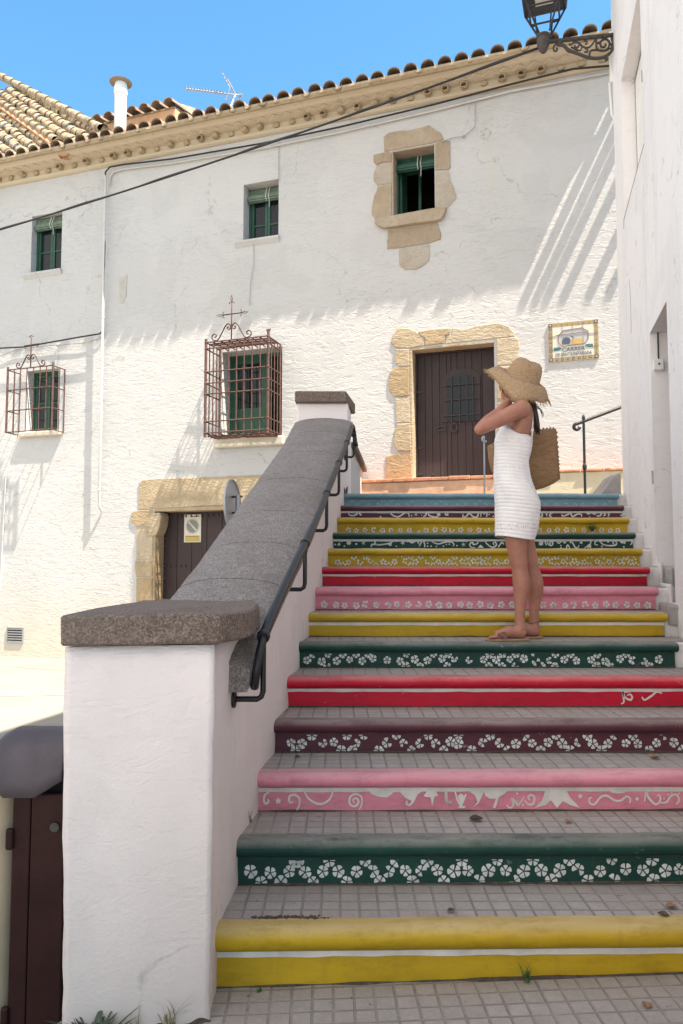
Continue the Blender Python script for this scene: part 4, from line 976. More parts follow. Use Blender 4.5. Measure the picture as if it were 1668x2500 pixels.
b.build('post', M['black_iron'], rr, smooth=True)
mr = thing('door_railing', 'thin iron post with a small curl, standing in front of the upper door', 'railing', tuple(at(1183, 1203, 9.4)))
Yr = 9.4; pb = at(1183, 1205, Yr); ptop = at(1182, 1066, Yr)
b = MB(); b.tube([Vector((pb.x, Yr, 2.19)), Vector((ptop.x, Yr, ptop.z))], 0.011, 10); b.build('post', M['grey_metal'], mr, smooth=True)
b = MB(); b.tube([Vector((ptop.x, Yr+0.05, ptop.z+0.004)), Vector((ptop.x, Yr, ptop.z))]+[Vector((ptop.x-0.03*math.sin(q), Yr-0.03, ptop.z-0.035*(1-math.cos(q)))) for q in [math.pi*k/7 for k in range(1, 10)]], 0.012, 10); b.build('rail', M['grey_metal'], mr, smooth='all')

# ------------------------------------------------------------------ right-hand building
RC = Vector((2.843, 7.66, 0)); RD = Vector((-0.2402, -0.9707, 0)); RN = Vector((-0.9707, 0.2402, 0))
def RW(v, z, o=0.0): return RC + RD*v + RN*o + UP*z
rb = thing('corner_building', 'tall smooth white building on the right, with a deep doorway beside the stairs', 'house', tuple(RW(2.2, 0)))
RH = 11.9
ROP = {'win': (0.66, 1.93, 4.80, 6.13, 0.125), 'door': (1.95, 2.70, 1.245, 3.28, 0.42)}
vs_ = sorted({0, 8.6} | {x for o in ROP.values() for x in o[:2]}); zs = sorted({-0.3, RH} | {x for o in ROP.values() for x in o[2:4]})
b = MB()
for i in range(len(vs_)-1):
    for j in range(len(zs)-1):
        vc, zc = (vs_[i]+vs_[i+1])/2, (zs[j]+zs[j+1])/2
        if any(o[0] < vc < o[1] and o[2] < zc < o[3] for o in ROP.values()): continue
        b.poly([RW(vs_[i+1], zs[j]), RW(vs_[i], zs[j]), RW(vs_[i], zs[j+1]), RW(vs_[i+1], zs[j+1])])
for (v0, v1, z0, z1, dp) in ROP.values():
    b.poly([RW(v0,z0), RW(v0,z0,-dp), RW(v0,z1,-dp), RW(v0,z1)]); b.poly([RW(v1,z0), RW(v1,z1), RW(v1,z1,-dp), RW(v1,z0,-dp)])
    b.poly([RW(v0,z1), RW(v0,z1,-dp), RW(v1,z1,-dp), RW(v1,z1)]); b.poly([RW(v0,z0), RW(v1,z0), RW(v1,z0,-dp), RW(v0,z0,-dp)])
DP = 2.4
b.poly([RW(0,-0.3), RW(0,RH), RW(0,RH,-DP), RW(0,-0.3,-DP)]); b.poly([RW(8.6,-0.3), RW(8.6,-0.3,-DP), RW(8.6,RH,-DP), RW(8.6,RH)])
b.poly([RW(0,RH), RW(8.6,RH), RW(8.6,RH,-DP), RW(0,RH,-DP)]); b.poly([RW(0,-0.3,-DP), RW(0,RH,-DP), RW(8.6,RH,-DP), RW(8.6,-0.3,-DP)])
bm_ = b.bm(); bmesh.ops.remove_doubles(bm_, verts=bm_.verts, dist=1e-4); bmesh.ops.recalc_face_normals(bm_, faces=bm_.faces); link('wall', bm_, M['white_right'], rb)
v0, v1, z0, z1, dp = ROP['win']
b = MB(); b.boxv(RW(v0+0.02, z0, -dp), RD*(v1-v0-0.04), UP*(z1-z0-0.02), RN*-0.04); w_ = b.build('window', M['white_plastic'], rb, bevel=0.004); w_['label'] = 'closed white shutter in the high recess'
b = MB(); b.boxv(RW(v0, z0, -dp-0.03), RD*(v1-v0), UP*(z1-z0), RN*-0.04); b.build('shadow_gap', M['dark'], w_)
v0, v1, z0, z1, dp = ROP['door']
b = MB(); b.boxv(RW(v0+0.03, z0, -dp+0.02), RD*(v1-v0-0.06), UP*(z1-z0-0.03), RN*-0.06); d_ = b.build('door', M['door_wood'], rb, bevel=0.006)
b = MB(); q = at(1628, 870, 5.6)
c_ = RW(v0+0.012, 3.03, -0.055); b.boxv(c_+UP*-0.045-RN*0.035, RN*0.075, UP*0.085, RD*0.03); bell = b.build('door_bell', M['white_plastic'], rb, bevel=0.006)
b = MB(); b.ell(c_+RD*0.032+UP*0.0, 0.008, 0.008, 0.008, 8, 6); b.tube([c_+RD*0.01+UP*0.04, c_+RD*0.01+UP*0.25], 0.006, 6); b.build('bell_button', M['cable'], bell)
b = MB(); b.boxv(RW(v0-0.05, z0-0.14, -0.1), RD*(v1-v0+0.15), UP*0.14, RN*0.17); b.build('door_sill', M['cement'], rb, bevel=0.02, rough=0.012, rfreq=14)
b = MB(); b.tube([RW(1.93+0.02,4.80,0.001), RW(1.2,4.80,0.001), RW(0.62,4.79,0.002), RW(0.60,4.70,0.002)], 0.003, 4); b.tube([RW(0.9,4.1,0.001), RW(0.93,3.8,0.001), RW(0.92,3.6,0.001)], 0.003, 4); b.tube([RW(1.95,5.4,.001), RW(1.96,5.3,.001)], 0.007, 4)
b.tube([RW(1.93,2.22,.001), RW(1.935,2.12,.001)], 0.012, 5); b.build('plaster_crack', M['cement'], rb)
b = MB(); b.boxv(RW(-0.012, 6.55, -0.15), RD*0.03, UP*0.55, RN*0.18); b.tube([RW(0.0,6.55,0.035), RW(0.0,6.2,0.02), RW(-0.05,6.0,-0.1)], 0.012, 6); b.build('junction_box', M['white_plastic'], rb, bevel=0.01)

# ------------------------------------------------------------------ iron window grilles
def spiral(c, r0, r1, a0, turns, e1, e2, n=18):
    return [c + e1*((r0+(r1-r0)*k/n)*math.cos(a0+turns*2*math.pi*k/n)) + e2*((r0+(r1-r0)*k/n)*math.sin(a0+turns*2*math.pi*k/n)) for k in range(n+1)]
def crest(parent, uc, zb, out, s, m, simple=False):
    """cross between two S scrolls"""
    P = lambda x, z: W(uc+x*s, zb+z*s, out)
    b = MB(); r = 0.010
    b.tube([P(0,0), P(0,0.62)], r, 6)
    if not simple:
        b.tube([P(-0.16,0.42), P(0.18,0.425)], r, 6)
        for (x, z, dx, dz) in ((0,0.62,0,1), (-0.16,0.42,-1,0), (0.18,0.425,1,0)):
            b.tube([P(x,z), P(x+dx*0.05+dz*0.018, z+dz*0.05+dx*0.018), P(x+dx*0.11, z+dz*0.11), P(x+dx*0.05-dz*0.018, z+dz*0.05-dx*0.018), P(x,z)], 0.006, 5)
            for q in (-1, 1): b.tube([P(x-dx*0.02, z-dz*0.02), P(x+dz*q*0.03, z+dx*q*0.035), P(x+dz*q*0.05-dx*0.03, z+dx*q*0.05-dz*0.03)], 0.006, 5)
    else:
        b.tube([P(-0.17,0.46), P(0.19,0.475)], r, 6); b.tube([P(-0.15,0.46), P(-0.15,0.41), P(-0.12,0.40)], 0.007, 5); b.tube([P(0.17,0.475), P(0.165,0.43), P(0.13,0.42)], 0.007, 5)
        b.tube([P(-0.05,0.63), P(0,0.66), P(0.05,0.63)], 0.008, 5)
    b.build('cross', m, parent, smooth='all')
    b = MB()
    for sg in (-1, 1):
        body = smooth([(sg*0.015,0.235),(sg*0.06,0.27),(sg*0.11,0.235),(sg*0.17,0.13),(sg*0.23,0.035),(sg*0.28,0.0155),(sg*0.335,0.04),(sg*0.345,0.09),(sg*0.31,0.125),(sg*0.27,0.105),(sg*0.275,0.075),(sg*0.30,0.07)], 4)
        top = smooth([(sg*0.015,0.235),(sg*0.015,0.20),(sg*0.045,0.175),(sg*0.075,0.195),(sg*0.062,0.22),(sg*0.045,0.21)], 4)
        b.tube([P(x, z) for x, z in body], 0.010, 6); b.tube([P(x, z) for x, z in top], 0.009, 6)
    b.build('scrolls', m, parent, smooth='all')
GR = thing('window_grille', 'big rusty iron box grille topped by a cross, over the window beside the parapet', 'window grille', W(3.93, 3.40, 0), 'iron window grilles')
a, b_, z0, z1, o1 = 3.43, 4.435, 3.405, 4.79, 0.45
rn = random.Random(12)
b = MB()
for u in (a, b_): b.tube([W(u, z0-0.03, o1), W(u, z1+ (0.09 if u == b_ else 0.05), o1)], 0.022, 6); b.tube([W(u, z0, 0.01), W(u, z1, 0.01)], 0.016, 6)
b.tube([W(b_-0.03, z1+0.09, o1), W(b_+0.035, z1+0.095, o1)], 0.012, 6)
b.build('corner_post', M['rust'], GR, smooth=True)
b = MB()
for k in range(1, 8):
    u = a+(b_-a)*k/8; b.tube([W(u+rn.uniform(-.006,.006), z0+(z1-z0)*j/6, o1+rn.uniform(-.004,.004)) for j in range(7)], 0.0095, 6)
for k in range(1, 4):
    for u in (a, b_): b.tube([W(u, z0, o1*k/4), W(u, z1, o1*k/4)], 0.0095, 6)
b.build('upright_bars', M['rust'], GR, smooth=True)
b = MB()
for z in (z0+0.03, z0+0.20, z0+0.61, z0+0.77, z0+0.94, z0+1.29, z1):
    b.tube([W(a-0.02, z, o1), W(b_+0.02, z+0.004, o1)], 0.010, 6)
    for u in (a, b_): b.tube([W(u, z, o1+0.02), W(u, z, -0.02)], 0.010, 6)
    for u in (a, b_): b.ell(W(u, z, o1), 0.026, 0.026, 0.026, 8, 6)
b.build('cross_bars', M['rust'], GR, smooth=True)
b = MB()
for k in range(1, 5):
    o = o1*k/5
    for z in (z0, z1): b.tube([W(a, z+rn.uniform(-.01,.01), o), W((a+b_)/2, z+rn.uniform(-.012,.012), o+rn.uniform(-.015,.015)), W(b_, z+rn.uniform(-.01,.01), o)], 0.013, 6)
for k in range(1, 8):
    u = a+(b_-a)*k/8
    for z in (z0+0.006, z1-0.006): b.tube([W(u, z, 0), W(u, z, o1)], 0.009, 6)
b.build('top_and_base_bars', M['rust'], GR, smooth=True)
crest(GR, 3.845, z1, o1, 0.92, M['rust'])

GS = thing('window_grille', 'smaller iron box grille with thin bars, near the left end of the house', 'window grille', W(0.1, 3.68, 0), 'iron window grilles')
a, b_, z0, z1, o1 = -0.348, 0.56, 3.685, 4.73, 0.29
b = MB()
for u in (a, b_): b.tube([W(u, z0, o1), W(u, z1+0.05, o1)], 0.018, 6); b.tube([W(u, z0, 0.0), W(u, z1, 0.0)], 0.012, 6)
b.build('corner_post', M['rust'], GS, smooth=True)
b = MB()
for k in range(1, 7):
    u = a+(b_-a)*k/7; b.tube([W(u+rn.uniform(-.006,.006)*(j > 0), z0+(z1-z0)*j/5, o1) for j in range(6)], 0.008, 6)
for u in (a, b_): b.tube([W(u, z0, o1*0.45), W(u, z1, o1*0.45)], 0.009, 6)
b.build('upright_bars', M['rust'], GS, smooth=True)
b = MB()
for z in (z0, z0+0.355, z0+0.70, z1):
    b.tube([W(a-0.015, z, o1), W(b_+0.01, z+0.004, o1)], 0.010, 6)
    for u in (a, b_): b.tube([W(u, z, o1+0.015), W(u, z, -0.02)], 0.009, 6)
b.build('cross_bars', M['rust'], GS, smooth=True)
crest(GS, 0.11, z1, o1, 0.82, M['rust'], True)

# ------------------------------------------------------------------ street name tiles, door sign, round sign
tp = thing('street_name_panel', 'ceramic tile panel reading CARRER DE SANTA REPARADA, beside the upper door', 'sign', W(8.615, 4.18, 0))
ua, ub, za, zb = 8.302, 8.929, 4.184, 4.70
cw, chh = ub-ua, zb-za
M['glaze'] = glass('cream_glaze', (0.62, 0.60, 0.52), 0.15); M['glaze_ochre'] = glass('ochre_glaze', (0.36, 0.27, 0.14), 0.2); M['glaze_blue'] = glass('slate_blue_glaze', (0.09, 0.10, 0.14), 0.2)
M['glaze_gold'] = glass('gold_glaze', (0.52, 0.36, 0.13), 0.2); M['glaze_teal'] = glass('teal_glaze', (0.05, 0.17, 0.19), 0.2); M['glaze_grey'] = glass('pale_grey_glaze', (0.46, 0.45, 0.46), 0.2); M['glaze_brown'] = glass('brown_glaze', (0.16, 0.08, 0.04), 0.2)
b = MB(); b.fbox(ua, ub, za, zb, 0.003, 0.016); b.build('panel', M['glaze'], tp, bevel=0.002)
def T(x, y, o=0.0172): return W(ua+cw*x, za+chh*y, o)
def quad(mb, x0, x1, y0, y1, o=0.0172): mb.poly([T(x0,y0,o), T(x1,y0,o), T(x1,y1,o), T(x0,y1,o)])
b = MB(); f = 0.085; g_ = 0.10
quad(b, 0, 1, 0, g_); quad(b, 0, 1, 1-g_, 1); quad(b, 0, f, g_, 1-g_); quad(b, 1-f, 1, g_, 1-g_); b.build('border', M['glaze_ochre'], tp, recalc=False)
b1, b2 = MB(), MB()
spots = [((k+.5)/9, y) for k in range(9) for y in (g_/2, 1-g_/2)] + [(x, g_+(1-2*g_)*(k+.5)/7) for k in range(7) for x in (f/2, 1-f/2)]
for i, (x, y) in enumerate(spots):
    r = 0.034
    P = [T(x+r*0.85*math.cos(q), y+r*math.sin(q), 0.0184) for q in [2*math.pi*j/12 for j in range(12)]]
    (b1 if i % 2 else b2).poly(P)
    (b2 if i % 2 else b1).poly([T(x+r*0.42*math.cos(q), y+r*0.5*math.sin(q), 0.0196) for q in [2*math.pi*j/10 for j in range(10)]])
for x in (f/2, 1-f/2):
    for y in (g_/2, 1-g_/2): b2.poly([T(x-f*.45, y-g_*.45, .0208), T(x+f*.45, y-g_*.45, .0208), T(x+f*.45, y+g_*.45, .0208), T(x-f*.45, y+g_*.45, .0208)]); b1.poly([T(x+.022*math.cos(q), y+.026*math.sin(q), .022) for q in [2*math.pi*j/10 for j in range(10)]])
b1.build('border_medallions', M['glaze_gold'], tp, recalc=False); b2.build('border_rings', M['glaze_blue'], tp, recalc=False)
# the oval scene: pale octagon, reclining bundle in gold, grey figure
b = MB(); b.poly([T(x,y) for x, y in ((.20,.50),(.20,.66),(.30,.79),(.68,.82),(.80,.72),(.80,.52),(.72,.40),(.28,.38))]); b.build('oval_scene', M['glaze_grey'], tp, recalc=False)
b = MB()
oc = [(.20,.50),(.20,.66),(.30,.79),(.68,.82),(.80,.72),(.80,.52),(.72,.40),(.28,.38)]
b.tube([T(x,y,.0185) for x, y in oc], 0.004, 4, closed=True); b.tube([T(.15,.68,.0185), T(.70,.71,.0185), T(.80,.66,.0185)], 0.003, 4)
b.build('scene_outline', M['glaze_brown'], tp)
b = MB(); b.poly([T(x,y,.0186) for x, y in ((.42,.42),(.70,.41),(.71,.45),(.69,.50),(.68,.545),(.52,.56),(.44,.50))]); b.build('golden_robe', M['glaze_gold'], tp, recalc=False)
b = MB(); b.poly([T(x,y,.0188) for x, y in ((.28,.43),(.42,.42),(.45,.50),(.43,.58),(.36,.61),(.30,.59),(.27,.50))]); b.poly([T(x,y,.0188) for x, y in ((.43,.64),(.48,.63),(.53,.57),(.51,.57),(.47,.61))]); b.build('grey_figure', M['glaze_blue'], tp, recalc=False)
b = MB(); b.poly([T(x,y,.0186) for x, y in ((.10,.36),(.22,.37),(.27,.33),(.20,.28),(.11,.27))]); b.poly([T(x,y,.0186) for x, y in ((.89,.38),(.76,.39),(.72,.34),(.80,.31),(.89,.30))]); b.build('teal_drapes', M['glaze_teal'], tp, recalc=False)
def text3(s, name, parent, pos, size, ex, ey, m, depth=0.0006, align='CENTER', sx=1.0):
    cu = bpy.data.curves.new(name, 'FONT'); cu.body = s; cu.size = size; cu.align_x = align; cu.align_y = 'CENTER'; cu.extrude = depth; cu.resolution_u = 3; cu.offset = 0.0005*size/0.06
    tmp = bpy.data.objects.new(name, cu); COL.objects.link(tmp)
    dg = bpy.context.evaluated_depsgraph_get(); me = bpy.data.meshes.new_from_object(tmp.evaluated_get(dg)); bpy.data.objects.remove(tmp)
    ez = ex.cross(ey); b = bmesh.new(); b.from_mesh(me)
    for v in b.verts: v.co = pos + ex*(v.co.x*sx) + ey*v.co.y + ez*v.co.z
    return link(name, b, m, parent)
text3('CARRER', 'lettering', tp, T(.50,.285,.0185), 0.078, FE, UP, M['glaze_blue'], sx=1.0)
text3('DE SANTA REPARADA', 'lettering', tp, T(.50,.165,.0185), 0.062, FE, UP, M['glaze_blue'], sx=0.74)
b = MB()
for k in (1, 2, 3): b.fbox(ua+cw*(f+(1-2*f)*k/4)-.0007, ua+cw*(f+(1-2*f)*k/4)+.0007, za, zb, .0165, .0222)
for k in (1, 2): b.fbox(ua, ub, za+chh*k/3-.0007, za+chh*k/3+.0007, .0165, .0222)
b.build('tile_joint', M['glaze_grey'], tp)

npk = thing('no_parking_sign', 'worn white no parking plate with a grey struck circle, fixed to the brown street door', 'sign', W(3.0, 1.7, -0.24))
pts = [fp(300+x/4.48, 1120+y/4.48, -0.235) for x, y in ((672,612),(858,604),(860,910),(672,915))]
u0_, u1_ = pts[0][0], pts[1][0]; z0_, z1_ = pts[3][1], pts[0][1]; pw, ph = u1_-u0_, z1_-z0_
b = MB(); b.fbox(u0_, u1_, z0_, z1_, -0.246, -0.236); b.build('plate', plain('yellowed_white_plate', (0.62, 0.59, 0.50), 0.5, var=0.12, scale=14), npk, bevel=0.006)
Q = lambda x, y, o: W(u0_+pw*x, z0_+ph*y, o)
def disc(mb, x, y, r, o, n=28): mb.poly([W(u0_+pw*x+r*math.cos(q), z0_+ph*y+r*math.sin(q), o) for q in [2*math.pi*j/n for j in range(n)]])
b = MB(); disc(b, .5, .58, pw*.39, -.2342); b.build('ring', plain('faded_red_ring', (0.42, 0.38, 0.35), 0.6), npk, recalc=False)
b = MB(); disc(b, .5, .58, pw*.32, -.2330); b.build('disc', plain('faded_blue_disc', (0.23, 0.23, 0.20), 0.6), npk, recalc=False)
b = MB(); s2 = pw*.30; b.prism([W(u0_+pw*.5-s2*.72-.008, z0_+ph*.58+s2*.72-.008, -.2322), W(u0_+pw*.5-s2*.72+.008, z0_+ph*.58+s2*.72+.008, -.2322), W(u0_+pw*.5+s2*.72+.008, z0_+ph*.58-s2*.72+.008, -.2322), W(u0_+pw*.5+s2*.72-.008, z0_+ph*.58-s2*.72-.008, -.2322)], FN*.001); b.build('slash', M['pattern_paint'], npk)
b = MB(); b.poly([Q(.08,.03,-.2345), Q(.92,.03,-.2345), Q(.92,.24,-.2345), Q(.08,.24,-.2345)]); b.build('yellow_band', plain('yellow_sign_band', (0.50, 0.38, 0.10), 0.6), npk, recalc=False)
b = MB()
for k in range(9): b.poly([Q(.14+k*.08,.20,-.2335), Q(.19+k*.08,.20,-.2335), Q(.19+k*.08,.225,-.2335), Q(.14+k*.08,.225,-.2335)])
b.poly([Q(.45,.90,-.2345), Q(.90,.92,-.2345), Q(.90,.955,-.2345), Q(.45,.935,-.2345)]); b.build('faded_print', M['glaze_brown'], npk, recalc=False)

rs_ = thing('round_road_sign', 'round grey road sign seen almost edge on from behind, half hidden by the granite coping', 'sign', tuple(at(565, 1480, 8.6)-UP*1.3))
c_ = at(566, 1235, 8.6); axn = Vector((0.985, -0.17, 0.03)).normalized()
b = MB(); b.lathe(c_, [(0.02,-0.004),(0.285,-0.004),(0.30,0.0),(0.302,0.022),(0.292,0.024),(0.285,0.006),(0.02,0.004)], axn, 40); b.build('disc', M['grey_metal'], rs_, smooth=True)
b = MB(); pc = c_+axn*0.075; b.tube([Vector((pc.x, pc.y, 0)), Vector((pc.x, pc.y, c_.z+0.12))], 0.03, 12); b.build('post', M['grey_metal'], rs_, smooth=True)
b = MB()
for dz in (-0.08, 0.10): b.tube([c_+UP*dz, pc+UP*dz, pc+UP*dz+axn*0.05], 0.012, 8)
b.build('clamp', M['cable'], rs_, smooth=True)

# ------------------------------------------------------------------ cables
wc = MB()
def pxw(pts, out): return [W(*fp(x, y, out), out) for x, y in pts]
P = pxw([(1496,160),(1400,168),(1250,205),(1060,255),(830,310),(640,350),(420,388),(300,402),(268,408),(258,420),(256,440),(256,600),(253,720),(250,808),(243,815),(200,822),(120,836),(60,847),(0,850),(-80,856)], 0.10)
wc.tube(P, 0.013, 6)
tag(wc.build('wall_cable', M['cable'], None, smooth='all'), 'black cable clipped under the eave, bending down and off above the smaller grille', 'cable')
wc = MB(); P = pxw([(1496,176),(1250,222),(1060,270),(830,323),(640,362),(420,398),(300,413),(277,420),(269,432),(268,452)], 0.035); wc.tube(P, 0.015, 7)
tag(wc.build('eave_conduit', M['pipe'], None, smooth='all'), 'white conduit running along the wall just below the black eave cable', 'pipe')
wc = MB(); P = pxw([(1160,242),(1160,308),(1150,318),(1132,333),(1118,334),(1100,338),(1080,346)], 0.03); wc.tube(P, 0.006, 5); wc.ell(P[3], 0.02, 0.02, 0.02, 8, 6)
tag(wc.build('thin_wire', M['grey_metal'], None), 'thin pale wire with a white clip beside the stone framed window', 'wire')
wc = MB(); wc.tube(pxw([(681,345),(681,440)], 0.02), 0.005, 5); tag(wc.build('thin_wire', M['grey_metal'], None), 'thin wire hanging straight down to the middle upper window', 'wire')
wc = MB(); wc.tube(pxw([(619,592),(620,640),(612,690),(609,745)], 0.02), 0.004, 5); tag(wc.build('thin_wire', M['grey_metal'], None), 'faint wire below the middle upper window, ending above the cross of the big grille', 'wire')
wc = MB(); P = pxw([(0,870),(18,862),(45,852),(80,848),(140,842),(200,838),(240,828),(254,815)], 0.03); wc.tube(P, 0.007, 6); P2 = pxw([(142,842),(140,892)], 0.03); wc.tube(P2, 0.006, 5); wc.ell(P[4], 0.022, 0.022, 0.022, 8, 6)
tag(wc.build('pale_wire', M['grey_metal'], None), 'sagging pale wire under the black cable, with a drop at the smaller grille', 'wire')
wc = MB(); wc.tube(pxw([(16,1150),(8,1300),(2,1440)], 0.02), 0.008, 5); tag(wc.build('ground_wire', M['white_plastic'], None), 'pale pipe on the wall at the left edge, under the smaller grille', 'pipe')
wc = MB()
A = at(1330, 112, 7.62); B = W(-4.6, 6.2, 1.2); mid = at(700, 352, 9.2); n_ = 40
Bv = at(-10, 545, 10.6); pts = [A + (Bv-A)*(k/n_*1.5) - UP*(0.13*4*(k/n_)*(1-k/n_)) for k in range(0, n_+1)]
wc.tube(pts, 0.0125, 7); pts2 = [p_+UP*(0.009+0.005*math.sin(i*1.3))+Vector((0,0.009*math.cos(i*1.3),0)) for i, p_ in enumerate(pts)]; wc.tube(pts2, 0.0075, 6)
tag(wc.build('overhead_cable', M['cable'], None, smooth='all'), 'thick black twisted cable slung from the lamp bracket across the front of the house', 'cable')

# ------------------------------------------------------------------ street lamp on its bracket
LY = 7.52
lamp = thing('street_lamp', 'black iron lantern standing on a scrolled wall bracket at the corner of the white building', 'street lamp', tuple(at(1493, 110, LY)))
def L_(x, y, dy=0.0): return at(1230+x/5.227, y/5.227, LY+dy)
b = MB()
A, B = L_(560, 535), L_(1400, 445); b.tube([A, B], 0.022, 10); b.tube([B+Vector((0.02,0,0.05)), L_(1395,610)], 0.018, 8)
for x, y in ((1285, 470), (700, 540)): b.lathe(L_(x, y)-Vector((0.02,0,0)), [(0.03,0),(0.03,0.04)], (1,0,0), 10)
b.build('bracket_arm', M['old_iron'], lamp, smooth=True)
b = MB()
S = lambda pts, r=0.010: b.tube([L_(x, y) for x, y in smooth(pts, 4)], r, 6)
S([(690,570),(760,580),(830,640),(960,690),(1080,735),(1200,745),(1290,725),(1370,660),(1400,560),(1380,480)], 0.017)
S([(690,555),(640,590),(640,640),(665,655),(685,630),(670,615)], 0.010); S([(780,605),(810,650),(860,670),(900,660)], 0.009)
S([(830,560),(860,570),(900,540),(960,550),(950,600),(915,605),(905,580)]); S([(960,545),(1000,590),(1060,610),(1110,590),(1160,520),(1175,490)]); S([(1020,530),(1060,525),(1060,560),(1035,560)], 0.008); S([(1020,600),(1070,640),(1060,665),(1030,660)], 0.009)
S([(1180,500),(1190,620),(1260,650),(1330,620),(1350,540),(1300,500),(1240,530),(1240,590),(1290,600),(1300,560)], 0.011); S([(1095,720),(1100,660),(1150,640),(1260,645)], 0.011); S([(1285,740),(1310,775),(1330,750),(1310,740)], 0.009)
S([(1000,590),(980,640),(920,640)], 0.008); S([(1180,560),(1230,540)], 0.012); S([(1330,520),(1380,600),(1290,650)], 0.01); S([(860,600),(940,640)], 0.01)
b.build('scrollwork', M['old_iron'], lamp, smooth='all')
b = MB(); bc = L_(505, 555); b.lathe(bc, [(0.02,-0.10),(0.035,-0.085),(0.05,-0.05),(0.062,-0.02),(0.066,0.03),(0.058,0.06),(0.07,0.07),(0.07,0.085),(0.03,0.10)], UP, 16); b.build('socket', M['old_iron'], lamp, smooth=True)
# lantern: square frustum cage turned a little, wider at the top
LC = L_(520, 0); hb = L_(505, 470).z; rot = R(-19)
def ring4(r, z): return [Vector((bc.x+0.015+r*1.414*math.cos(rot+math.pi/4+k*math.pi/2), LY+r*1.414*math.sin(rot+math.pi/4+k*math.pi/2), z)) for k in range(4)]
zb_ = at(1327, 32, 7.72).z; zl = zb_+0.62
bot, topr = ring4(0.205, zb_), ring4(0.265, zl)
b = MB(); foot = ring4(0.052, hb+0.02)
for k in range(4):
    b.tube([foot[k], bot[k]], 0.0105, 6)
    inn = [foot[k].lerp(bot[k], t)*1.0 for t in (0.55,)]
mid4 = [foot[k].lerp(bot[k], 0.62) for k in range(4)]
for k in range(4): b.tube([mid4[k], mid4[(k+1) % 4]], 0.010, 6)
for k in range(4):
    c4 = (mid4[k]-Vector((bc.x, LY, 0))); b.tube([mid4[k]-UP*0.01, Vector((bc.x+c4.x*0.55, LY+c4.y*0.55, mid4[k].z-0.07)), Vector((bc.x+c4.x*0.45, LY+c4.y*0.45, hb+0.02))], 0.009, 6)
b.build('lantern_legs', M['black_iron'], lamp, smooth=True)
b = MB()
for k in range(4): 
    b.tube([bot[k], topr[k]], 0.014, 6); b.tube([bot[k], bot[(k+1) % 4]], 0.014, 6); b.tube([topr[k], topr[(k+1) % 4]], 0.018, 6)
    r0, r1 = ring4(0.175, zb_), ring4(0.178, zb_+0.10)
b.rings([ring4(0.090, zb_+0.004), ring4(0.090, zb_-0.004), ring4(0.208, zb_-0.004), ring4(0.215, zb_+0.05), ring4(0.200, zb_+0.05), ring4(0.196, zb_+0.004)], cap=False, closed=True)
b.build('lantern_frame', M['black_iron'], lamp, bevel=0.0)
b = MB(); i0, i1 = ring4(0.200, zb_+0.05), ring4(0.252, zl-0.01); b.rings([i0, i1], cap=False); b.build('lantern_glass', M['frost'], lamp)
b = MB(); b.rings([ring4(0.30, zl), ring4(0.28, zl+0.03), ring4(0.12, zl+0.20), ring4(0.05, zl+0.28)]); b.build('lantern_roof', M['black_iron'], lamp)
b = MB(); q0, q1 = ring4(0.05, zb_-0.004), ring4(0.16, zb_-0.004)
b.poly(ring4(0.092, zb_+0.001)); b.build('lantern_floor_glass', M['frost'], lamp, recalc=False)

# ------------------------------------------------------------------ things beyond the eave
back = thing('tiled_roof_behind', 'steep sunlit roof of old pale tiles rising behind the left end of the house', 'roof', tuple(W(-2, 8.3, -3)))
Qp = W(0, 8.36, 0.28); nn = FE.cross(W(-3.865, 12.615, -3.0)-Qp).normalized()
if nn.z < 0: nn = -nn
def hp(x, y, o=0.0): return hit(x, y, Qp+nn*o, nn)
A0, A1 = hp(0, 255), hp(138, 352); tv = (A0-A1).normalized(); tu = tv.cross(nn).normalized()
if tu.dot(FE) < 0: tu = -tu
hipA, hipB = hp(-60, 158), hp(292, 345)
mb = MB(); corrugated(mb, hp(292, 345) - tu*7.0 - tv*3.0, tu, tv, nn, 7.6, 9.5, 0.185, 0.042, jit=0.022, seed=9, row=0.27)
def clipbm(b, co_, no_): bmesh.ops.bisect_plane(b, geom=b.verts[:]+b.edges[:]+b.faces[:], plane_co=co_, plane_no=no_, clear_outer=True)
b = mb.bm(); bmesh.ops.recalc_face_normals(b, faces=b.faces)
hd = (hipB-hipA).normalized(); hn = hd.cross(nn).normalized()
if hn.dot(FE) < 0: hn = -hn
clipbm(b, hipB, hn); clipbm(b, W(0, 8.44, 0.36), FN); clipbm(b, W(0, 8.32, 0), -UP)
link('roof_slope', b, M['tile_pale'], back, smooth=True)
b = MB()
n_ = 16
L0, L1 = hipA+nn*0.05, hipB+nn*0.05
for k in range(n_): p_, q_ = L0.lerp(L1, k/n_), L0.lerp(L1, (k+1.12)/n_); b.tube([p_+nn*0.0, q_+nn*0.02], [0.075, 0.088], 10)
bb = b.bm(); clipbm(bb, W(0, 8.44, 0.20), FN); link('ridge_tiles', bb, M['tile_pale'], back, smooth=True)
b = MB(); v0_ = A1 - tv*0.6; v1_ = A0 + tv*2.5
for k in range(18): p_, q_ = v1_.lerp(v0_, k/18), v1_.lerp(v0_, (k+1.12)/18); b.tube([p_+nn*0.06, q_+nn*0.085], [0.075, 0.09], 10)
bb = b.bm(); clipbm(bb, W(0, 8.44, 0.32), FN); link('verge_tiles', bb, M['tile_pale'], back, smooth=True)
b = MB(); b.prism([v0_-nn*0.1, v1_-nn*0.1, v1_+nn*0.10, v0_+nn*0.10], tu*-0.12); bb = b.bm(); bmesh.ops.recalc_face_normals(bb, faces=bb.faces); clipbm(bb, W(0, 8.44, 0.30), FN); link('verge_wall', bb, M['terracotta'], back)

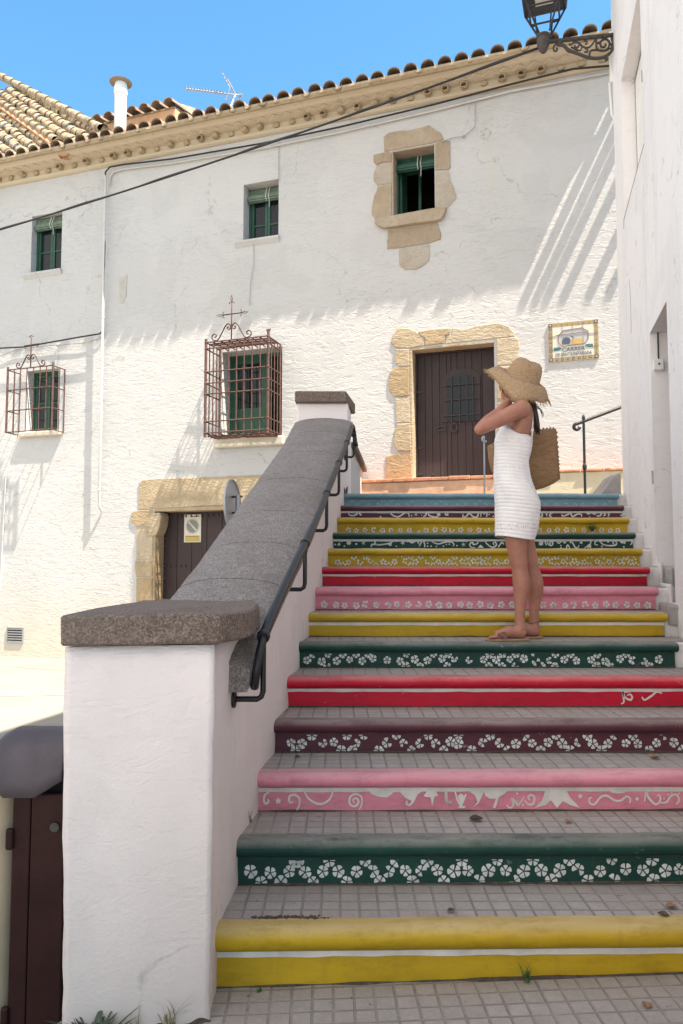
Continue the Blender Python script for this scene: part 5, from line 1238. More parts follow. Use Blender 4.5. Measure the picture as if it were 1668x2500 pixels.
sm = thing('small_tiled_parapet', 'short orange wall edged with round tiles, standing above the eave behind the white vent pipe', 'roof', tuple(W(2.6, 8.3, -2)))
def sp(x, y, o): return W(*fp(x, y, o), o)
oo = -1.6
A, B, C = sp(254, 302, oo), sp(428, 262, oo), sp(475, 275, oo-1.3)
b = MB(); b.prism([A-UP*0.9, B-UP*0.9, B, A], FN*-0.5); b.prism([B-UP*0.9+FE*.002, C-UP*0.9, C-UP*0.02, B-UP*0.02+FE*.002], FN*-0.1); b.build('wall_face', M['orange_wall'], sm)
b = MB(); dU = (B-A); n_ = 6; stp = dU/n_
for k in range(n_+1):
    c = A+stp*(k)-stp*0.25 + UP*0.02
    ringt = lambda o, lift: [c+dU.normalized()*0.105*math.cos(q)+UP*(0.10*math.sin(q)+lift)+FN*o for q in [math.pi*j/8 for j in range(9)]] + [c+dU.normalized()*0.088*math.cos(q)+UP*(0.083*math.sin(q)+lift)+FN*o for q in [math.pi*j/8 for j in range(8, -1, -1)]]
    b.rings([ringt(0.16, 0.0), ringt(-0.9, 0.22)])
b.build('edge_tiles', M['tile_dark'], sm, smooth=True)
b = MB(); b.prism([A-UP*0.02+FN*0.02, B-UP*0.02+FN*0.02, B+UP*0.2-FN*0.9, A+UP*0.2-FN*0.9], UP*0.03); b.prism([B+UP*0.05, C+UP*0.05, C+UP*0.12-FN*0.8, B+UP*0.22-FN*0.8], UP*0.05); b.build('roof_bed', M['tile_pale'], sm)

vp = thing('vent_pipe', 'white metal flue pipe with a flat rain cap rising from behind the eave', 'vent pipe', tuple(W(2.0, 8.3, -0.9)))
oo = -0.75; base = sp(293, 330, oo); tp_ = sp(295, 232, oo); rr_ = (sp(305, 280, oo)-sp(281, 280, oo)).length/2
b = MB(); b.lathe(base-UP*0.6, [(rr_, 0), (rr_, (tp_-base).z+0.6)], UP, 20); b.build('flue', M['white_plastic'], vp, smooth=True)
b = MB(); zt_ = sp(295, 232, oo); b.lathe(zt_, [(rr_*1.0,-0.01),(rr_*1.12,0),(rr_*1.12,0.13),(rr_*0.95,0.20),(rr_*0.95,0.27)], UP, 20); b.build('collar', M['white_plastic'], vp, smooth=True)
b = MB(); cz_ = sp(295, 206, oo)
for k in range(3): q = 2*math.pi*k/3+0.5; b.tube([zt_+Vector((rr_*.85*math.cos(q), rr_*.85*math.sin(q), 0.2)), cz_+Vector((rr_*.85*math.cos(q), rr_*.85*math.sin(q), 0.02))], 0.012, 6)
b.lathe(cz_, [(0.03,0.0),(rr_*1.85,0.02),(rr_*1.9,0.03),(rr_*1.0,0.07),(0.01,0.10)], UP, 24); b.build('rain_cap', plain('tarnished_cap_metal', (0.30, 0.25, 0.20), 0.55, 0.3), vp, smooth=True)

an = thing('tv_antenna', 'thin television aerial with many short elements on a mast behind the eave', 'antenna', tuple(W(4, 8.3, -1.5)))
oo = -1.3
b = MB(); b.tube([sp(583, 330, oo), sp(584, 230, oo)], 0.016, 8); b.build('mast', M['grey_metal'], an, smooth=True)
b = MB(); A, B = sp(452, 216, oo+0.55), sp(586, 233, oo); b.tube([A, B], 0.010, 6)
for k in range(14):
    c = A.lerp(B, 0.02+k*0.052); h = Vector((0.25, 0.97, 0))*0.07
    b.tube([c-h+UP*0.012, c+h+UP*0.012], 0.006, 5); b.tube([c-UP*0.03, c+UP*0.035], 0.008, 5)
b.tube([B-FE*0.02, B+FE*0.05], 0.025, 8); b.build('boom', M['grey_metal'], an, smooth=True)
b = MB(); c = sp(575, 231, oo)
for (x, y) in ((555, 193), (563, 262)):
    e_ = sp(x, y, oo+0.1); b.tube([c, e_], 0.014, 6); b.tube([c+FN*0.2, e_+FN*0.2], 0.006, 5)
    for k in range(4): q = c.lerp(e_, 0.3+k*0.22); b.tube([q-FN*0.15, q+FN*0.25], 0.006, 5)
b.build('reflector', M['grey_metal'], an, smooth=True)

# ------------------------------------------------------------------ litter bin beside the pillar
M['bin_lid'] = plain('violet_grey_metal', (0.085, 0.070, 0.080), 0.62, 0.0, 0.3, 5, 0.1, 60, 0.25)
M['bin_brown'] = plain('dark_brown_metal', (0.030, 0.011, 0.010), 0.55, 0.0, 0.35, 6, 0.1, 60, 0.15)
M['bin_cream'] = plain('beige_metal', (0.56, 0.43, 0.29), 0.5, 0.0, 0.12, 3, 0.05)
bn = thing('litter_bin', 'dark brown litter bin with a rounded violet grey lid, beside the white pillar', 'litter bin', (-1.1, 2.75, -0.2))
prof = [(2.572,.742),(2.578,.79),(2.59,.84),(2.615,.882),(2.65,.908),(2.70,.924),(2.78,.926),(2.88,.905),(2.98,.84)]
XL, XR = -1.185, -0.925; b = MB(); cols = []
ncol = 30
for k in range(ncol+1):
    s_ = k/ncol; X = XL+(XR-XL)*s_ ; zm = 0.735
    if s_ < 0.26: zm = 0.735+(0.26-s_)/0.26*0.075
    if s_ > 0.66: zm = 0.735+(s_-0.66)/0.34*0.055
    tl = 0.0
    if s_ < 0.18: tl = 0.042*(1-math.sqrt(max(0, 1-(1-s_/0.18)**2)))
    cols.append([Vector((X, Y, zm+(z-0.742)*((0.926-tl-zm)/(0.926-0.742)))) for Y, z in prof])
n_ = len(prof)
V = [p_ for c_ in cols for p_ in c_]; F = [(k*n_+j, (k+1)*n_+j, (k+1)*n_+j+1, k*n_+j+1) for k in range(ncol) for j in range(n_-1)]
b.add(V, F); lid = b.build('lid', M['bin_lid'], bn, smooth='all', recalc=True)
md = lid.modifiers.new('thickness', 'SOLIDIFY'); md.thickness = 0.006
b = MB(); b.box(-1.10, -0.93, 2.635, 3.05, -0.2, 0.72); b.build('body', M['bin_brown'], bn, bevel=0.012)
b = MB(); b.box(-1.095, -0.927, 2.66, 3.0, 0.722, 0.86); b.build('dark_opening', M['dark'], bn)
b = MB(); b.box(-1.10, -1.040, 2.615, 2.634, -0.18, 0.735); b.box(-1.037, -0.925, 2.612, 2.634, -0.18, 0.735); dbn = b.build('front_door', M['bin_brown'], bn, bevel=0.005)
b = MB(); b.lathe((-0.955, 2.606, 0.630), [(0.002,0.004),(0.015,0.004),(0.015,0.0),(0.013,-0.002),(0.002,-0.002)], (0,-1,0), 16); b.build('lock_plate', M['old_iron'], dbn, smooth=True)
b = MB()
for z in (0.59, 0.02): b.box(-1.118, -1.092, 2.600, 2.622, z-0.035, z+0.035)
b.build('hinge', M['bin_brown'], bn, bevel=0.008)
b = MB(); b.lathe((-1.222, 2.72, -0.2), [(0.115, 0),(0.115, 0.965),(0.109, 0.968),(0.106, 0.962),(0.106, 0.3),(0.01, 0.3)], UP, 36); b.build('side_shell', M['bin_cream'], bn, smooth=True)

# ------------------------------------------------------------------ weeds and fallen leaves
M['weed'] = plain('weed_green', (0.07, 0.13, 0.035), 0.7, 0.0, 0.4, 60); M['straw_grass'] = plain('dry_grass', (0.26, 0.22, 0.11), 0.8, 0.0, 0.35, 60); M['leaf'] = plain('dry_leaf', (0.24, 0.13, 0.07), 0.8, 0.0, 0.4, 40)
M['weed_dark'] = plain('dusty_green_leaf', (0.05, 0.075, 0.045), 0.75, 0.0, 0.4, 60)
def tuft(name, label, c, n, h, m, spread=0.5, seed=0, broad=0.0, flat=0.0, wdt=0.0025):
    rn = random.Random(seed); b = MB(); c = Vector(c)
    for k in range(n):
        a = rn.uniform(0, 6.28); L = h*rn.uniform(0.5, 1.0); le = spread*rn.uniform(0.2, 1.0); o = Vector((rn.uniform(-1,1), rn.uniform(-1,1), 0))*h*0.14
        d = Vector((math.cos(a), math.sin(a), 0)); sd = Vector((-d.y, d.x, 0)); P = []
        w = wdt if not broad else broad*rn.uniform(0.6, 1)
        for j in range(5):
            t = j/4; p_ = c+o+d*(le*L*t*t*1.2 + flat*L*t)+UP*(L*t*(1-flat*0.7)-le*L*0.3*t*t); ww = w*(1-t**1.6) if not broad else w*math.sin(math.pi*min(0.98, 0.12+t*0.86))
            P.append((p_-sd*ww, p_+sd*ww+UP*ww*0.3))
        for j in range(4): b.poly([P[j][0], P[j][1], P[j+1][1], P[j+1][0]])
    o_ = b.build(name, m, None, recalc=False); return tag(o_, label, 'weed')
tuft('grass_tuft', 'dry grass tuft growing at the foot of the white pillar, left of the bottom step', (-0.555, 2.585, 0.0), 26, 0.15, M['straw_grass'], 0.75, 1)
tuft('grass_tuft', 'small leaning grass tuft at the middle of the pillar foot', (-0.655, 2.545, 0.0), 12, 0.11, M['straw_grass'], 0.6, 8)
tuft('weed', 'low leafy green weed at the bottom left, in front of the white pillar', (-0.765, 2.468, 0.0), 120, 0.155, M['weed_dark'], 0.7, 2, 0.0075, 0.35)
tuft('weed', 'small green weed sprouting under the bottom yellow step', tuple(at(1287, 2400, 2.79)), 14, 0.07, M['weed'], 0.7, 3, 0.004)
tuft('weed', 'tiny bright green sprout at the left end of the bottom step', (-0.29, 2.78, 0.0), 6, 0.045, M['weed'], 0.5, 4, 0.006)
tuft('weed', 'dark leafy weed growing on the yellow step with one row of flowers', tuple(at(1446, 1297, 6.64)), 60, 0.085, M['weed'], 0.9, 5, 0.004, 0.2)
tuft('weed', 'dry weed in the corner where the pink scrolled step meets the parapet', (-0.395, 3.36, 0.40), 14, 0.08, M['straw_grass'], 0.8, 6)
tuft('weed', 'little dark weed beside the left end of the light blue top step', (0.045, 7.40, 2.19), 14, 0.10, M['weed_dark'], 0.6, 7, 0.006)
rn = random.Random(21); b = MB()
for k in range(230):
    x = rn.choice((-0.27, -0.24, -0.18, -0.12))+rn.gauss(0, 0.035); y = 2.868+abs(rn.gauss(0, 0.010))
    r = rn.uniform(0.0015, 0.006); b.ell((max(x, -0.40), y, 0.2175+r*0.3), r*rn.uniform(0.8, 2.2), r*rn.uniform(0.7, 1.3), r*0.6, 6, 4, Matrix.Rotation(rn.uniform(0, 3), 3, 'Z'))
o = b.build('soil_crumbs', M['soil'], None); kind(o, 'stuff')
b = MB(); rn = random.Random(33); n = 60
pa, pb2 = Vector((-0.882, 2.497, 0.006)), Vector((-0.43, 2.618, 0.006)); dd_ = (pb2-pa).normalized(); nn_ = Vector((dd_.y, -dd_.x, 0))
for k in range(n):
    q0, q1 = pa.lerp(pb2, k/n), pa.lerp(pb2, (k+1)/n); w0, w1 = [0.004+0.012*max(0, 0.4+noise.noise(Vector((t*9, 2, 7)))) for t in (k/n, (k+1)/n)]; h0, h1 = [0.003+0.022*max(0, noise.noise(Vector((t*7, 5, 1)))) for t in (k/n, (k+1)/n)]
    b.poly([q0+nn_*w0, q1+nn_*w1, q1+nn_*0.001+UP*h1, q0+nn_*0.001+UP*h0])
b.build('foot_dirt', M['soil'], par, recalc=False)
def leaf(label, p_, s_, a_, m='leaf', curl=0.35):
    b = MB(); c = Vector(p_); e1 = Vector((math.cos(a_), math.sin(a_), 0)); e2 = Vector((-e1.y, e1.x, 0)); rs = []
    for k in range(7):
        t = k/6; w = 0.42*math.sin(math.pi*min(max(t, 0.04), 0.97))**0.8
        rs.append([c+e1*s_*(t-0.5)+e2*(w*s_*q)+UP*(s_*curl*(abs(q)**1.5*w*1.6+0.7*(t-0.5)**2)+0.003) for q in (-1, -0.5, 0, 0.5, 1)])
    V = [q for r in rs for q in r]; b.add(V, [(k*5+j, (k+1)*5+j, (k+1)*5+j+1, k*5+j+1) for k in range(6) for j in range(4)])
    tag(b.build('fallen_leaf', M[m], None, smooth='all', recalc=False), label, 'leaf', 'dry leaves lying on the steps')
def onz(x, y, z): d = ray(x, y); q = EYE+d*((z-CAM_H)/d.z); return q
leaf('brown curled leaf on the tread between the green garland step and the pink step', onz(1388, 2008, ST_Z[1]), 0.034, 0.6)
leaf('tan leaf on the tread above the bottom yellow step, towards the right', onz(1640, 2216, ST_Z[0]), 0.045, 0.2)
leaf('curled brown leaf on the pavement at the bottom right', onz(1580, 2458, 0.035), 0.04, 1.3)
leaf('broken brown leaf on the tread below the pink step, near the middle', onz(1163, 2003, ST_Z[1]), 0.06, 0.1, 'soil')
leaf('small brown leaf leaning on the red step near its left end', onz(902, 1722, ST_Z[3]), 0.035, 1.2)
leaf('dark leaf scrap on the tread above the bottom yellow step, near the right edge', onz(1620, 2236, ST_Z[0]), 0.04, -0.6, 'soil')
leaf('dark curled scrap on the tread above the bottom step, right of its middle', onz(1102, 2226, ST_Z[0]), 0.03, 0.3, 'soil')
leaf('pale leaf on the tread below the dark purple step', onz(1600, 1852, ST_Z[2]), 0.05, 0.1)
leaf('dark leaf on the tread below the purple garland step, near the left', onz(727, 1850, ST_Z[2]), 0.03, 0.4, 'soil')

# ------------------------------------------------------------------ the woman
def p1(x, y, Y): return at(1150+x/5.227, 850+y/5.227, Y)
def p2(x, y, Y): return at(1150+x/6.272, 1230+y/6.272, Y)
m, t, p = mat('tanned_skin'); co = gpos(t)
c = ramp(t, ntex(t, co, 11, 6, 0.7), [(0.28, (0.30, 0.120, 0.080)), (0.5, (0.36, 0.158, 0.108)), (0.74, (0.43, 0.200, 0.145))])
lk(t, c, p.inputs['Base Color']); p.inputs['Roughness'].default_value = 0.48; p.inputs['Subsurface Weight'].default_value = 0.12; p.inputs['Subsurface Radius'].default_value = (0.012, 0.005, 0.003); p.inputs['Subsurface Scale'].default_value = 1.0
bump(t, p, ntex(t, co, 180, 3), 0.08, 0.002); M['skin'] = m
WY = 4.74
woman = thing('person', 'woman in white crochet dress and wide straw hat, arms raised to her face', 'person', tuple(at(1255, 1560, WY)))
b = MB()
def limb(pts, n=14): b.tube([q for q, r in pts], [r for q, r in pts], n)
def fine(pts, k=5):
    out = []
    P = [pts[0]]+pts+[pts[-1]]
    for i in range(1, len(P)-2):
        for j in range(k):
            t = j/k; v = []
            for d in range(4):
                g = lambda q: (q[0][d] if d < 3 else q[1])
                a0, a1, a2, a3 = g(P[i-1]), g(P[i]), g(P[i+1]), g(P[i+2])
                v.append(0.5*((2*a1)+(-a0+a2)*t+(2*a0-5*a1+4*a2-a3)*t*t+(-a0+3*a1-3*a2+a3)*t**3))
            out.append((Vector(v[:3]), v[3]))
    out.append(pts[-1]); return out
TZ = ST_Z[5]
def leg(YY, dx, th):
    ank = p2(748+dx, 1800, YY)
    L = [(p2(700+dx*0.35, 180, YY*0.5+WY*0.5), 0.088), (p2(690+dx*0.5, 520, YY), 0.071), (p2(712+dx*0.65, 720, YY), 0.061), (p2(735+dx*0.75, 900, YY), 0.054), (p2(748+dx*0.85, 1010, YY), 0.049),
         (p2(775+dx*0.95, 1220, YY), 0.054), (p2(768+dx, 1400, YY), 0.046), (p2(752+dx, 1600, YY), 0.034), (ank, 0.031), (p2(762+dx, 1925, YY), 0.036)]
    limb(fine(L))
    # foot: heel to toes, flat on the sole
    hx_, ax = p2(795+dx, 1950, YY).x, ank.x
    fz = TZ+0.012
    F = [(Vector((hx_+0.012, YY, fz+0.030)), 0.030), (Vector((hx_-0.03, YY-0.002, fz+0.036)), 0.036), (Vector((hx_-0.085, YY-0.006, fz+0.040)), 0.036), (Vector((hx_-0.13, YY-0.012, fz+0.027)), 0.031), (Vector((hx_-0.175, YY-0.018, fz+0.018)), 0.027)]
    limb(fine(F), 14)
    for k in range(5):
        yy = YY-0.045+0.0185*k; L_ = 0.042-0.005*k
        limb([(Vector((hx_-0.165+0.004*k, yy, fz+0.014)), 0.0105), (Vector((hx_-0.185-L_*0.4+0.006*k, yy-0.004, fz+0.012)), 0.0095), (Vector((hx_-0.19-L_*0.75+0.008*k, yy-0.006, fz+0.008)), 0.0080)], 10)
    return hx_
NY, FY = 4.69, 4.83
hxn = leg(NY, 0, 1); hxf = leg(FY, 215, 1)
# trunk: elliptical rings (centre x, y in the first crop, half width in pixels of that crop, half depth in metres)
TR = [(590,2040,250,0.150),(597,1950,262,0.158),(580,1820,240,0.150),(535,1650,205,0.128),(515,1430,196,0.116),(530,1300,212,0.124),(540,1190,215,0.130),(580,1080,190,0.135),(625,960,160,0.142),(640,860,145,0.145),(645,780,120,0.130),(640,720,82,0.075),(625,660,58,0.050),(600,600,54,0.048)]
rs = []
def trunk_ring(cx_, cy_, hw, hd, n=24, pad=0.0):
    c = p1(cx_, cy_, WY); k_ = 0.90 if cy_ > 1000 else 1.0; w = hw/5.227/FPX*WY*k_+pad; d = hd*(0.93 if cy_ > 1000 else 1.0)+pad
    return [c+Vector((w*math.cos(q), d*math.sin(q), 0)) for q in [2*math.pi*j/n for j in range(n)]]
b.rings([trunk_ring(*r) for r in TR])
# shoulders, arms folded up to the face
shn, shf = p1(648, 770, WY-0.155), p1(640, 775, WY+0.15)
b.ell(shn, 0.058, 0.055, 0.058); b.ell(shf, 0.058, 0.055, 0.058)
eln, elf = p1(118, 1035, WY-0.20), p1(215, 985, WY+0.16)
wrn, wrf = p1(480, 705, WY-0.075), p1(470, 690, WY+0.07)
limb(fine([(shn, 0.055), (shn.lerp(eln, 0.3), 0.050), (shn.lerp(eln, 0.65), 0.043), (eln, 0.036)]))
limb(fine([(eln, 0.036), (eln.lerp(wrn, 0.25)+UP*0.004, 0.039), (eln.lerp(wrn, 0.6), 0.033), (wrn, 0.024)]))
b.ell(eln, 0.036, 0.036, 0.036); b.ell(elf, 0.035, 0.035, 0.035)
limb(fine([(shf, 0.055), (shf.lerp(elf, 0.5), 0.046), (elf, 0.036)])); limb(fine([(elf, 0.036), (elf.lerp(wrf, 0.3), 0.038), (wrf, 0.024)]))
# head under the hat, facing left, tilted a little
HC = p1(590, 455, WY); tilt = Matrix.Rotation(R(-8), 3, 'Y')
b.ell(HC+Vector((0.004,0,0.012)), 0.094, 0.076, 0.108, 20, 14, tilt); b.ell(HC+Vector((-0.045,0,-0.055)), 0.050, 0.056, 0.062, 16, 10, tilt)
b.ell(HC+Vector((-0.100,0,-0.022)), 0.018, 0.013, 0.026, 10, 8, tilt); b.ell(HC+Vector((-0.085,0,-0.072)), 0.014, 0.022, 0.010, 10, 8)
for sg in (-1, 1): b.ell(HC+Vector((0.012, sg*0.077, -0.018)), 0.018, 0.010, 0.030, 10, 8)
limb([(p1(615,650,WY), 0.047), (HC+Vector((0.012,0,-0.06)), 0.047)])
# hands against the cheeks: palm, four curled fingers, thumb
def hand(wr, target, sg):
    d = (target-wr).normalized(); side = Vector((0, sg, 0)); side = (side-d*side.dot(d)).normalized(); nrm = d.cross(side)
    pc = wr+d*0.048
    b.ell(pc, 0.040, 0.013, 0.050, 12, 8, Matrix((nrm, side, d)).transposed()); b.tube([wr-d*0.02, wr, pc-d*0.015], [0.024, 0.022, 0.024], 10)
    for k, (off, L) in enumerate(((-0.028, 0.066), (-0.010, 0.076), (0.009, 0.072), (0.027, 0.056))):
        r0 = pc+d*0.036+nrm*off; r1 = r0+d*L*0.45-side*0.004; r2 = r1+d*L*0.30-side*0.016; r3 = r2+d*L*0.12-side*0.022
        limb([(r0-d*0.012, 0.0092), (r0, 0.0090), (r1, 0.0082), (r2, 0.0075), (r3, 0.0062)], 10)
    tb = pc-d*0.012-nrm*0.034; limb([(pc-d*0.02-nrm*0.02, 0.013), (tb+d*0.02-nrm*0.012, 0.0105), (tb+d*0.046-nrm*0.016-side*0.008, 0.0088), (tb+d*0.064-nrm*0.012-side*0.014, 0.0072)], 10)
hand(wrn, HC+Vector((-0.055, -0.075, 0.00)), -1); hand(wrf, HC+Vector((-0.055, 0.075, 0.00)), 1)
bm_ = b.bm(); bmesh.ops.recalc_face_normals(bm_, faces=bm_.faces)
body = link('body', bm_, M['skin'], woman)
rm = body.modifiers.new('remesh', 'REMESH'); rm.mode = 'VOXEL'; rm.voxel_size = 0.0048
sm_ = body.modifiers.new('smooth', 'SMOOTH'); sm_.factor = 0.5; sm_.iterations = 5
dg = bpy.context.evaluated_depsgraph_get(); me = bpy.data.meshes.new_from_object(body.evaluated_get(dg)); body.modifiers.clear(); old = body.data; body.data = me; bpy.data.meshes.remove(old)
for q in me.polygons: q.use_smooth = True
if not me.materials: me.materials.append(M['skin'])
# eyes and lips
b = MB()
for sg in (-1, 1): b.ell(HC+Vector((-0.080, sg*0.031, 0.006)), 0.011, 0.012, 0.010, 10, 8)
b.build('eyes', plain('eye_white', (0.6, 0.58, 0.55), 0.2), woman, smooth='all')
b = MB()
for sg in (-1, 1): b.ell(HC+Vector((-0.0885, sg*0.0315, 0.005)), 0.004, 0.0055, 0.0055, 10, 8)
b.build('irises', plain('brown_iris', (0.05, 0.025, 0.015), 0.2), woman, smooth='all')
b = MB(); b.ell(HC+Vector((-0.0955, 0, -0.070)), 0.006, 0.020, 0.005, 12, 6); b.ell(HC+Vector((-0.0935, 0, -0.080)), 0.006, 0.018, 0.005, 12, 6); b.build('lips', plain('lips', (0.40, 0.12, 0.11), 0.4), woman, smooth='all')

# crochet dress
m, t, p = mat('white_crochet'); co = gpos(t)
c = ramp(t, ntex(t, co, 14, 4), [(0.3, (0.74, 0.715, 0.73)), (0.7, (0.81, 0.79, 0.79))])
sx = nd(t, 'ShaderNodeSeparateXYZ'); lk(t, co, sx.inputs[0])
vo = nd(t, 'ShaderNodeTexVoronoi'); vo.inputs['Scale'].default_value = 75; vo.inputs['Randomness'].default_value = 0.35; lk(t, mapping(t, co, (1, 1, 1.1)), vo.inputs['Vector'])
hole = ramp(t, vo.outputs['Distance'], [(0.22, 1.0), (0.30, 0.0)])
def zband(z0, z1):
    a = mth(t, 'GREATER_THAN', sx.outputs[2], z0); bb_ = mth(t, 'LESS_THAN', sx.outputs[2], z1); return mth(t, 'MULTIPLY', a, bb_)
zA = p2(600, 410, WY).z; zB = p2(600, 310, WY).z; zC = p1(600, 1240, WY).z; zD = p1(600, 1180, WY).z; zE = p1(600, 1565, WY).z; zF = p1(600, 1530, WY).z
msk = mth(t, 'ADD', mth(t, 'ADD', zband(zA, zB), mth(t, 'MULTIPLY', zband(zC, zD), 0.5)), mth(t, 'MULTIPLY', zband(zE, zF), 0.6), True)
c = mixc(t, mth(t, 'MULTIPLY', mth(t, 'MULTIPLY', hole, msk), 0.75), c, (0.22, 0.14, 0.13))
lk(t, c, p.inputs['Base Color']); p.inputs['Roughness'].default_value = 0.9; p.inputs['Specular IOR Level'].default_value = 0.15
n1 = bump(t, p, ntex(t, mapping(t, co, (260, 260, 420)), 1.0, 2), 0.35, 0.003); M['crochet'] = m
DR = [(545,2.02e3,0,0)]
# (cx, y, half width px, half depth m) from hem upwards, hem given in the second crop
def dring(c, w, d, n=56): return [c+Vector((w*math.cos(q), d*math.sin(q), 0)) for q in [2*math.pi*j/n for j in range(n)]]
key = []
for (xa, xb, y, d, crop) in ((368,958,520,0.152,2),(372,985,440,0.154,2),(378,1022,300,0.158,2),(380,1055,120,0.164,2),(318,886,2010,0.166,1),(310,874,1930,0.166,1),(298,815,1800,0.158,1),(291,760,1660,0.140,1),(292,738,1530,0.128,1),(296,732,1420,0.124,1),(300,758,1320,0.130,1),(304,776,1210,0.137,1),(330,778,1130,0.140,1),(380,775,1040,0.140,1),(430,772,960,0.136,1)):
    P_ = p1 if crop == 1 else p2; A, B = P_(xa, y, WY), P_(xb, y, WY); key.append(((A+B)/2, (B-A).length/2, d))
NR = 210; rs = []; n_ = 56
zk = [k_[0].z for k_ in key]
def catm(vals, u):
    i = min(int(u), len(vals)-2); t = u-i; g = lambda j: vals[max(0, min(len(vals)-1, j))]
    a0, a1, a2, a3 = g(i-1), g(i), g(i+1), g(i+2); return 0.5*((2*a1)+(-a0+a2)*t+(2*a0-5*a1+4*a2-a3)*t*t+(-a0+3*a1-3*a2+a3)*t**3)
for k in range(NR+1):
    u = k/NR*(len(key)-1); c = Vector((catm([q[0].x for q in key], u), WY, catm(zk, u))); w = catm([q[1] for q in key], u); d = catm([q[2] for q in key], u)
    rib = 0.0030*abs(math.sin((c.z)*math.pi/0.0225+0.5*math.sin(c.z*9)))**0.7 - 0.007
    row = []
    for j in range(n_):
        q = 2*math.pi*j/n_; wob = 0.0018*math.sin(9*q+c.z*21)+0.0025*math.sin(3*q+c.z*13)
        zz = 0.005*math.sin(q*2+0.5)*(1-k/NR) - 0.010*math.sin(q*1.0+2.0)
        row.append(c+Vector(((w+rib+wob)*math.cos(q), (d+rib+wob)*math.sin(q), zz)))
    rs.append(row)
b = MB(); b.rings(rs, cap=False); bm_ = b.bm()
# scoop the armholes and the low back: lowest at the sides, highest under the arms at the front
def topz(co_):
    c = key[-1][0]; q = math.atan2((co_.y-WY)/0.14, (co_.x-c.x)/0.09); zl_ = p1(600, 1150, WY).z; zh = p1(440, 975, WY).z; zb2 = p1(740, 1165, WY).z
    ang = abs(q)  # 0 = back (right), pi = front
    f = max(0.0, (ang-1.75)/(math.pi-1.75)); f = f*f*(3-2*f)
    return (zb2 if ang < 1.0 else zb2+(zl_-zb2)*(ang-1.0)/0.75 if ang < 1.75 else zl_+(zh-zl_)*f)
for v in list(bm_.verts):
    tz = topz(v.co)
    if v.co.z > tz: v.co.z = tz + (v.co.z-tz)*0.02
bmesh.ops.remove_doubles(bm_, verts=bm_.verts, dist=0.0006); bmesh.ops.recalc_face_normals(bm_, faces=bm_.faces)
dress = link('dress', bm_, M['crochet'], woman, smooth='all'); md = dress.modifiers.new('thickness', 'SOLIDIFY'); md.thickness = 0.004; md.offset = 1
b = MB()
for sg, sh in ((-1, 0.09), (1, 0.09)):
    Yb, Yt = WY+sg*0.085, WY+sg*0.095
    b.tube(smooth3 if False else [p1(772, 1190, Yb), p1(783, 1080, Yb), p1(788, 950, Yb), p1(782, 840, Yt), p1(755, 770, Yt), p1(700, 722, Yt), p1(630, 712, Yt), p1(560, 770, Yt), p1(470, 930, Yt), p1(420, 1010, Yb)], 0.0085, 8, flat=0.6)
b.build('dress_straps', M['crochet'], woman, smooth='all')

# hair, hat
m, t, p = mat('dark_brown_hair'); co = gpos(t)
c = ramp(t, ntex(t, mapping(t, co, (160, 160, 12)), 1.0, 3), [(0.3, (0.012, 0.006, 0.005)), (0.7, (0.05, 0.024, 0.018))]); lk(t, c, p.inputs['Base Color']); p.inputs['Roughness'].default_value = 0.45; M['hair'] = m
b = MB(); b.ell(HC+Vector((0.018, 0, 0.012)), 0.096, 0.083, 0.112, 18, 12)
rn = random.Random(5)
for k in range(34):
    o = rn.uniform(-1, 1); o2 = rn.uniform(-0.06, 0.06)
    P = [(HC+Vector((0.075+0.01*o, o2*0.8, -0.03))), p1(760+30*o, 620, WY+o2*0.9), p1(790+28*o, 740, WY+o2), p1(815+30*o, 860, WY+o2), p1(840+28*o, 980, WY+o2), p1(858+22*o, 1075+rn.uniform(-40,40), WY+o2*0.6)]
    b.tube(P, [0.012, 0.012, 0.0105, 0.009, 0.0065, 0.001], 6)
for k in range(12):
    o = rn.uniform(-1, 1); P = [HC+Vector((-0.02+0.03*rn.random(), -0.07+0.012*o, -0.04)), p1(560+35*o, 620, WY-0.08), p1(600+60*o, 680, WY-0.10), p1(700+40*o, 720, WY-0.07)]
    b.tube(P, [0.008, 0.007, 0.005, 0.001], 5)
for k in range(9): b.tube([p1(835, 700+10*k, WY+rn.uniform(-.03,.03)), p1(870+rn.uniform(0,30), 760+rn.uniform(0,40), WY), p1(900+rn.uniform(0,40), 830+rn.uniform(-20,60), WY)], 0.0011, 4)
b.build('hair', M['hair'], woman, smooth='all')
m, t, p = mat('woven_straw'); co = gpos(t)
c = ramp(t, ntex(t, mapping(t, co, (60, 60, 190)), 1.0, 4, 0.7), [(0.3, (0.22, 0.140, 0.075)), (0.55, (0.39, 0.26, 0.155)), (0.8, (0.54, 0.39, 0.25))]); lk(t, c, p.inputs['Base Color']); p.inputs['Roughness'].default_value = 0.85
wv = nd(t, 'ShaderNodeTexWave'); wv.inputs['Scale'].default_value = 55; wv.inputs['Distortion'].default_value = 2.5; wv.bands_direction = 'Z'; lk(t, co, wv.inputs['Vector'])
n1 = bump(t, p, wv.outputs['Fac'], 0.35, 0.004); bump(t, p, ntex(t, co, 220, 3), 0.3, 0.003, n1); M['straw'] = m
HB = p1(650, 405, WY-0.01); roll = R(22); pit = R(20)
ax = (Matrix.Rotation(roll, 3, 'Y') @ Matrix.Rotation(pit, 3, 'X') @ Vector((0, 0, 1))); hx_ = (Matrix.Rotation(roll, 3, 'Y') @ Vector((1, 0, 0))); hy_ = ax.cross(hx_)
def H(r, q, h): return HB + hx_*(r*math.cos(q)) + hy_*(r*math.sin(q)) + ax*h
n_ = 72; rs = []
crown = [(0.001,0.128),(0.030,0.128),(0.058,0.123),(0.078,0.108),(0.090,0.080),(0.097,0.045),(0.103,0.010),(0.106,0.0)]
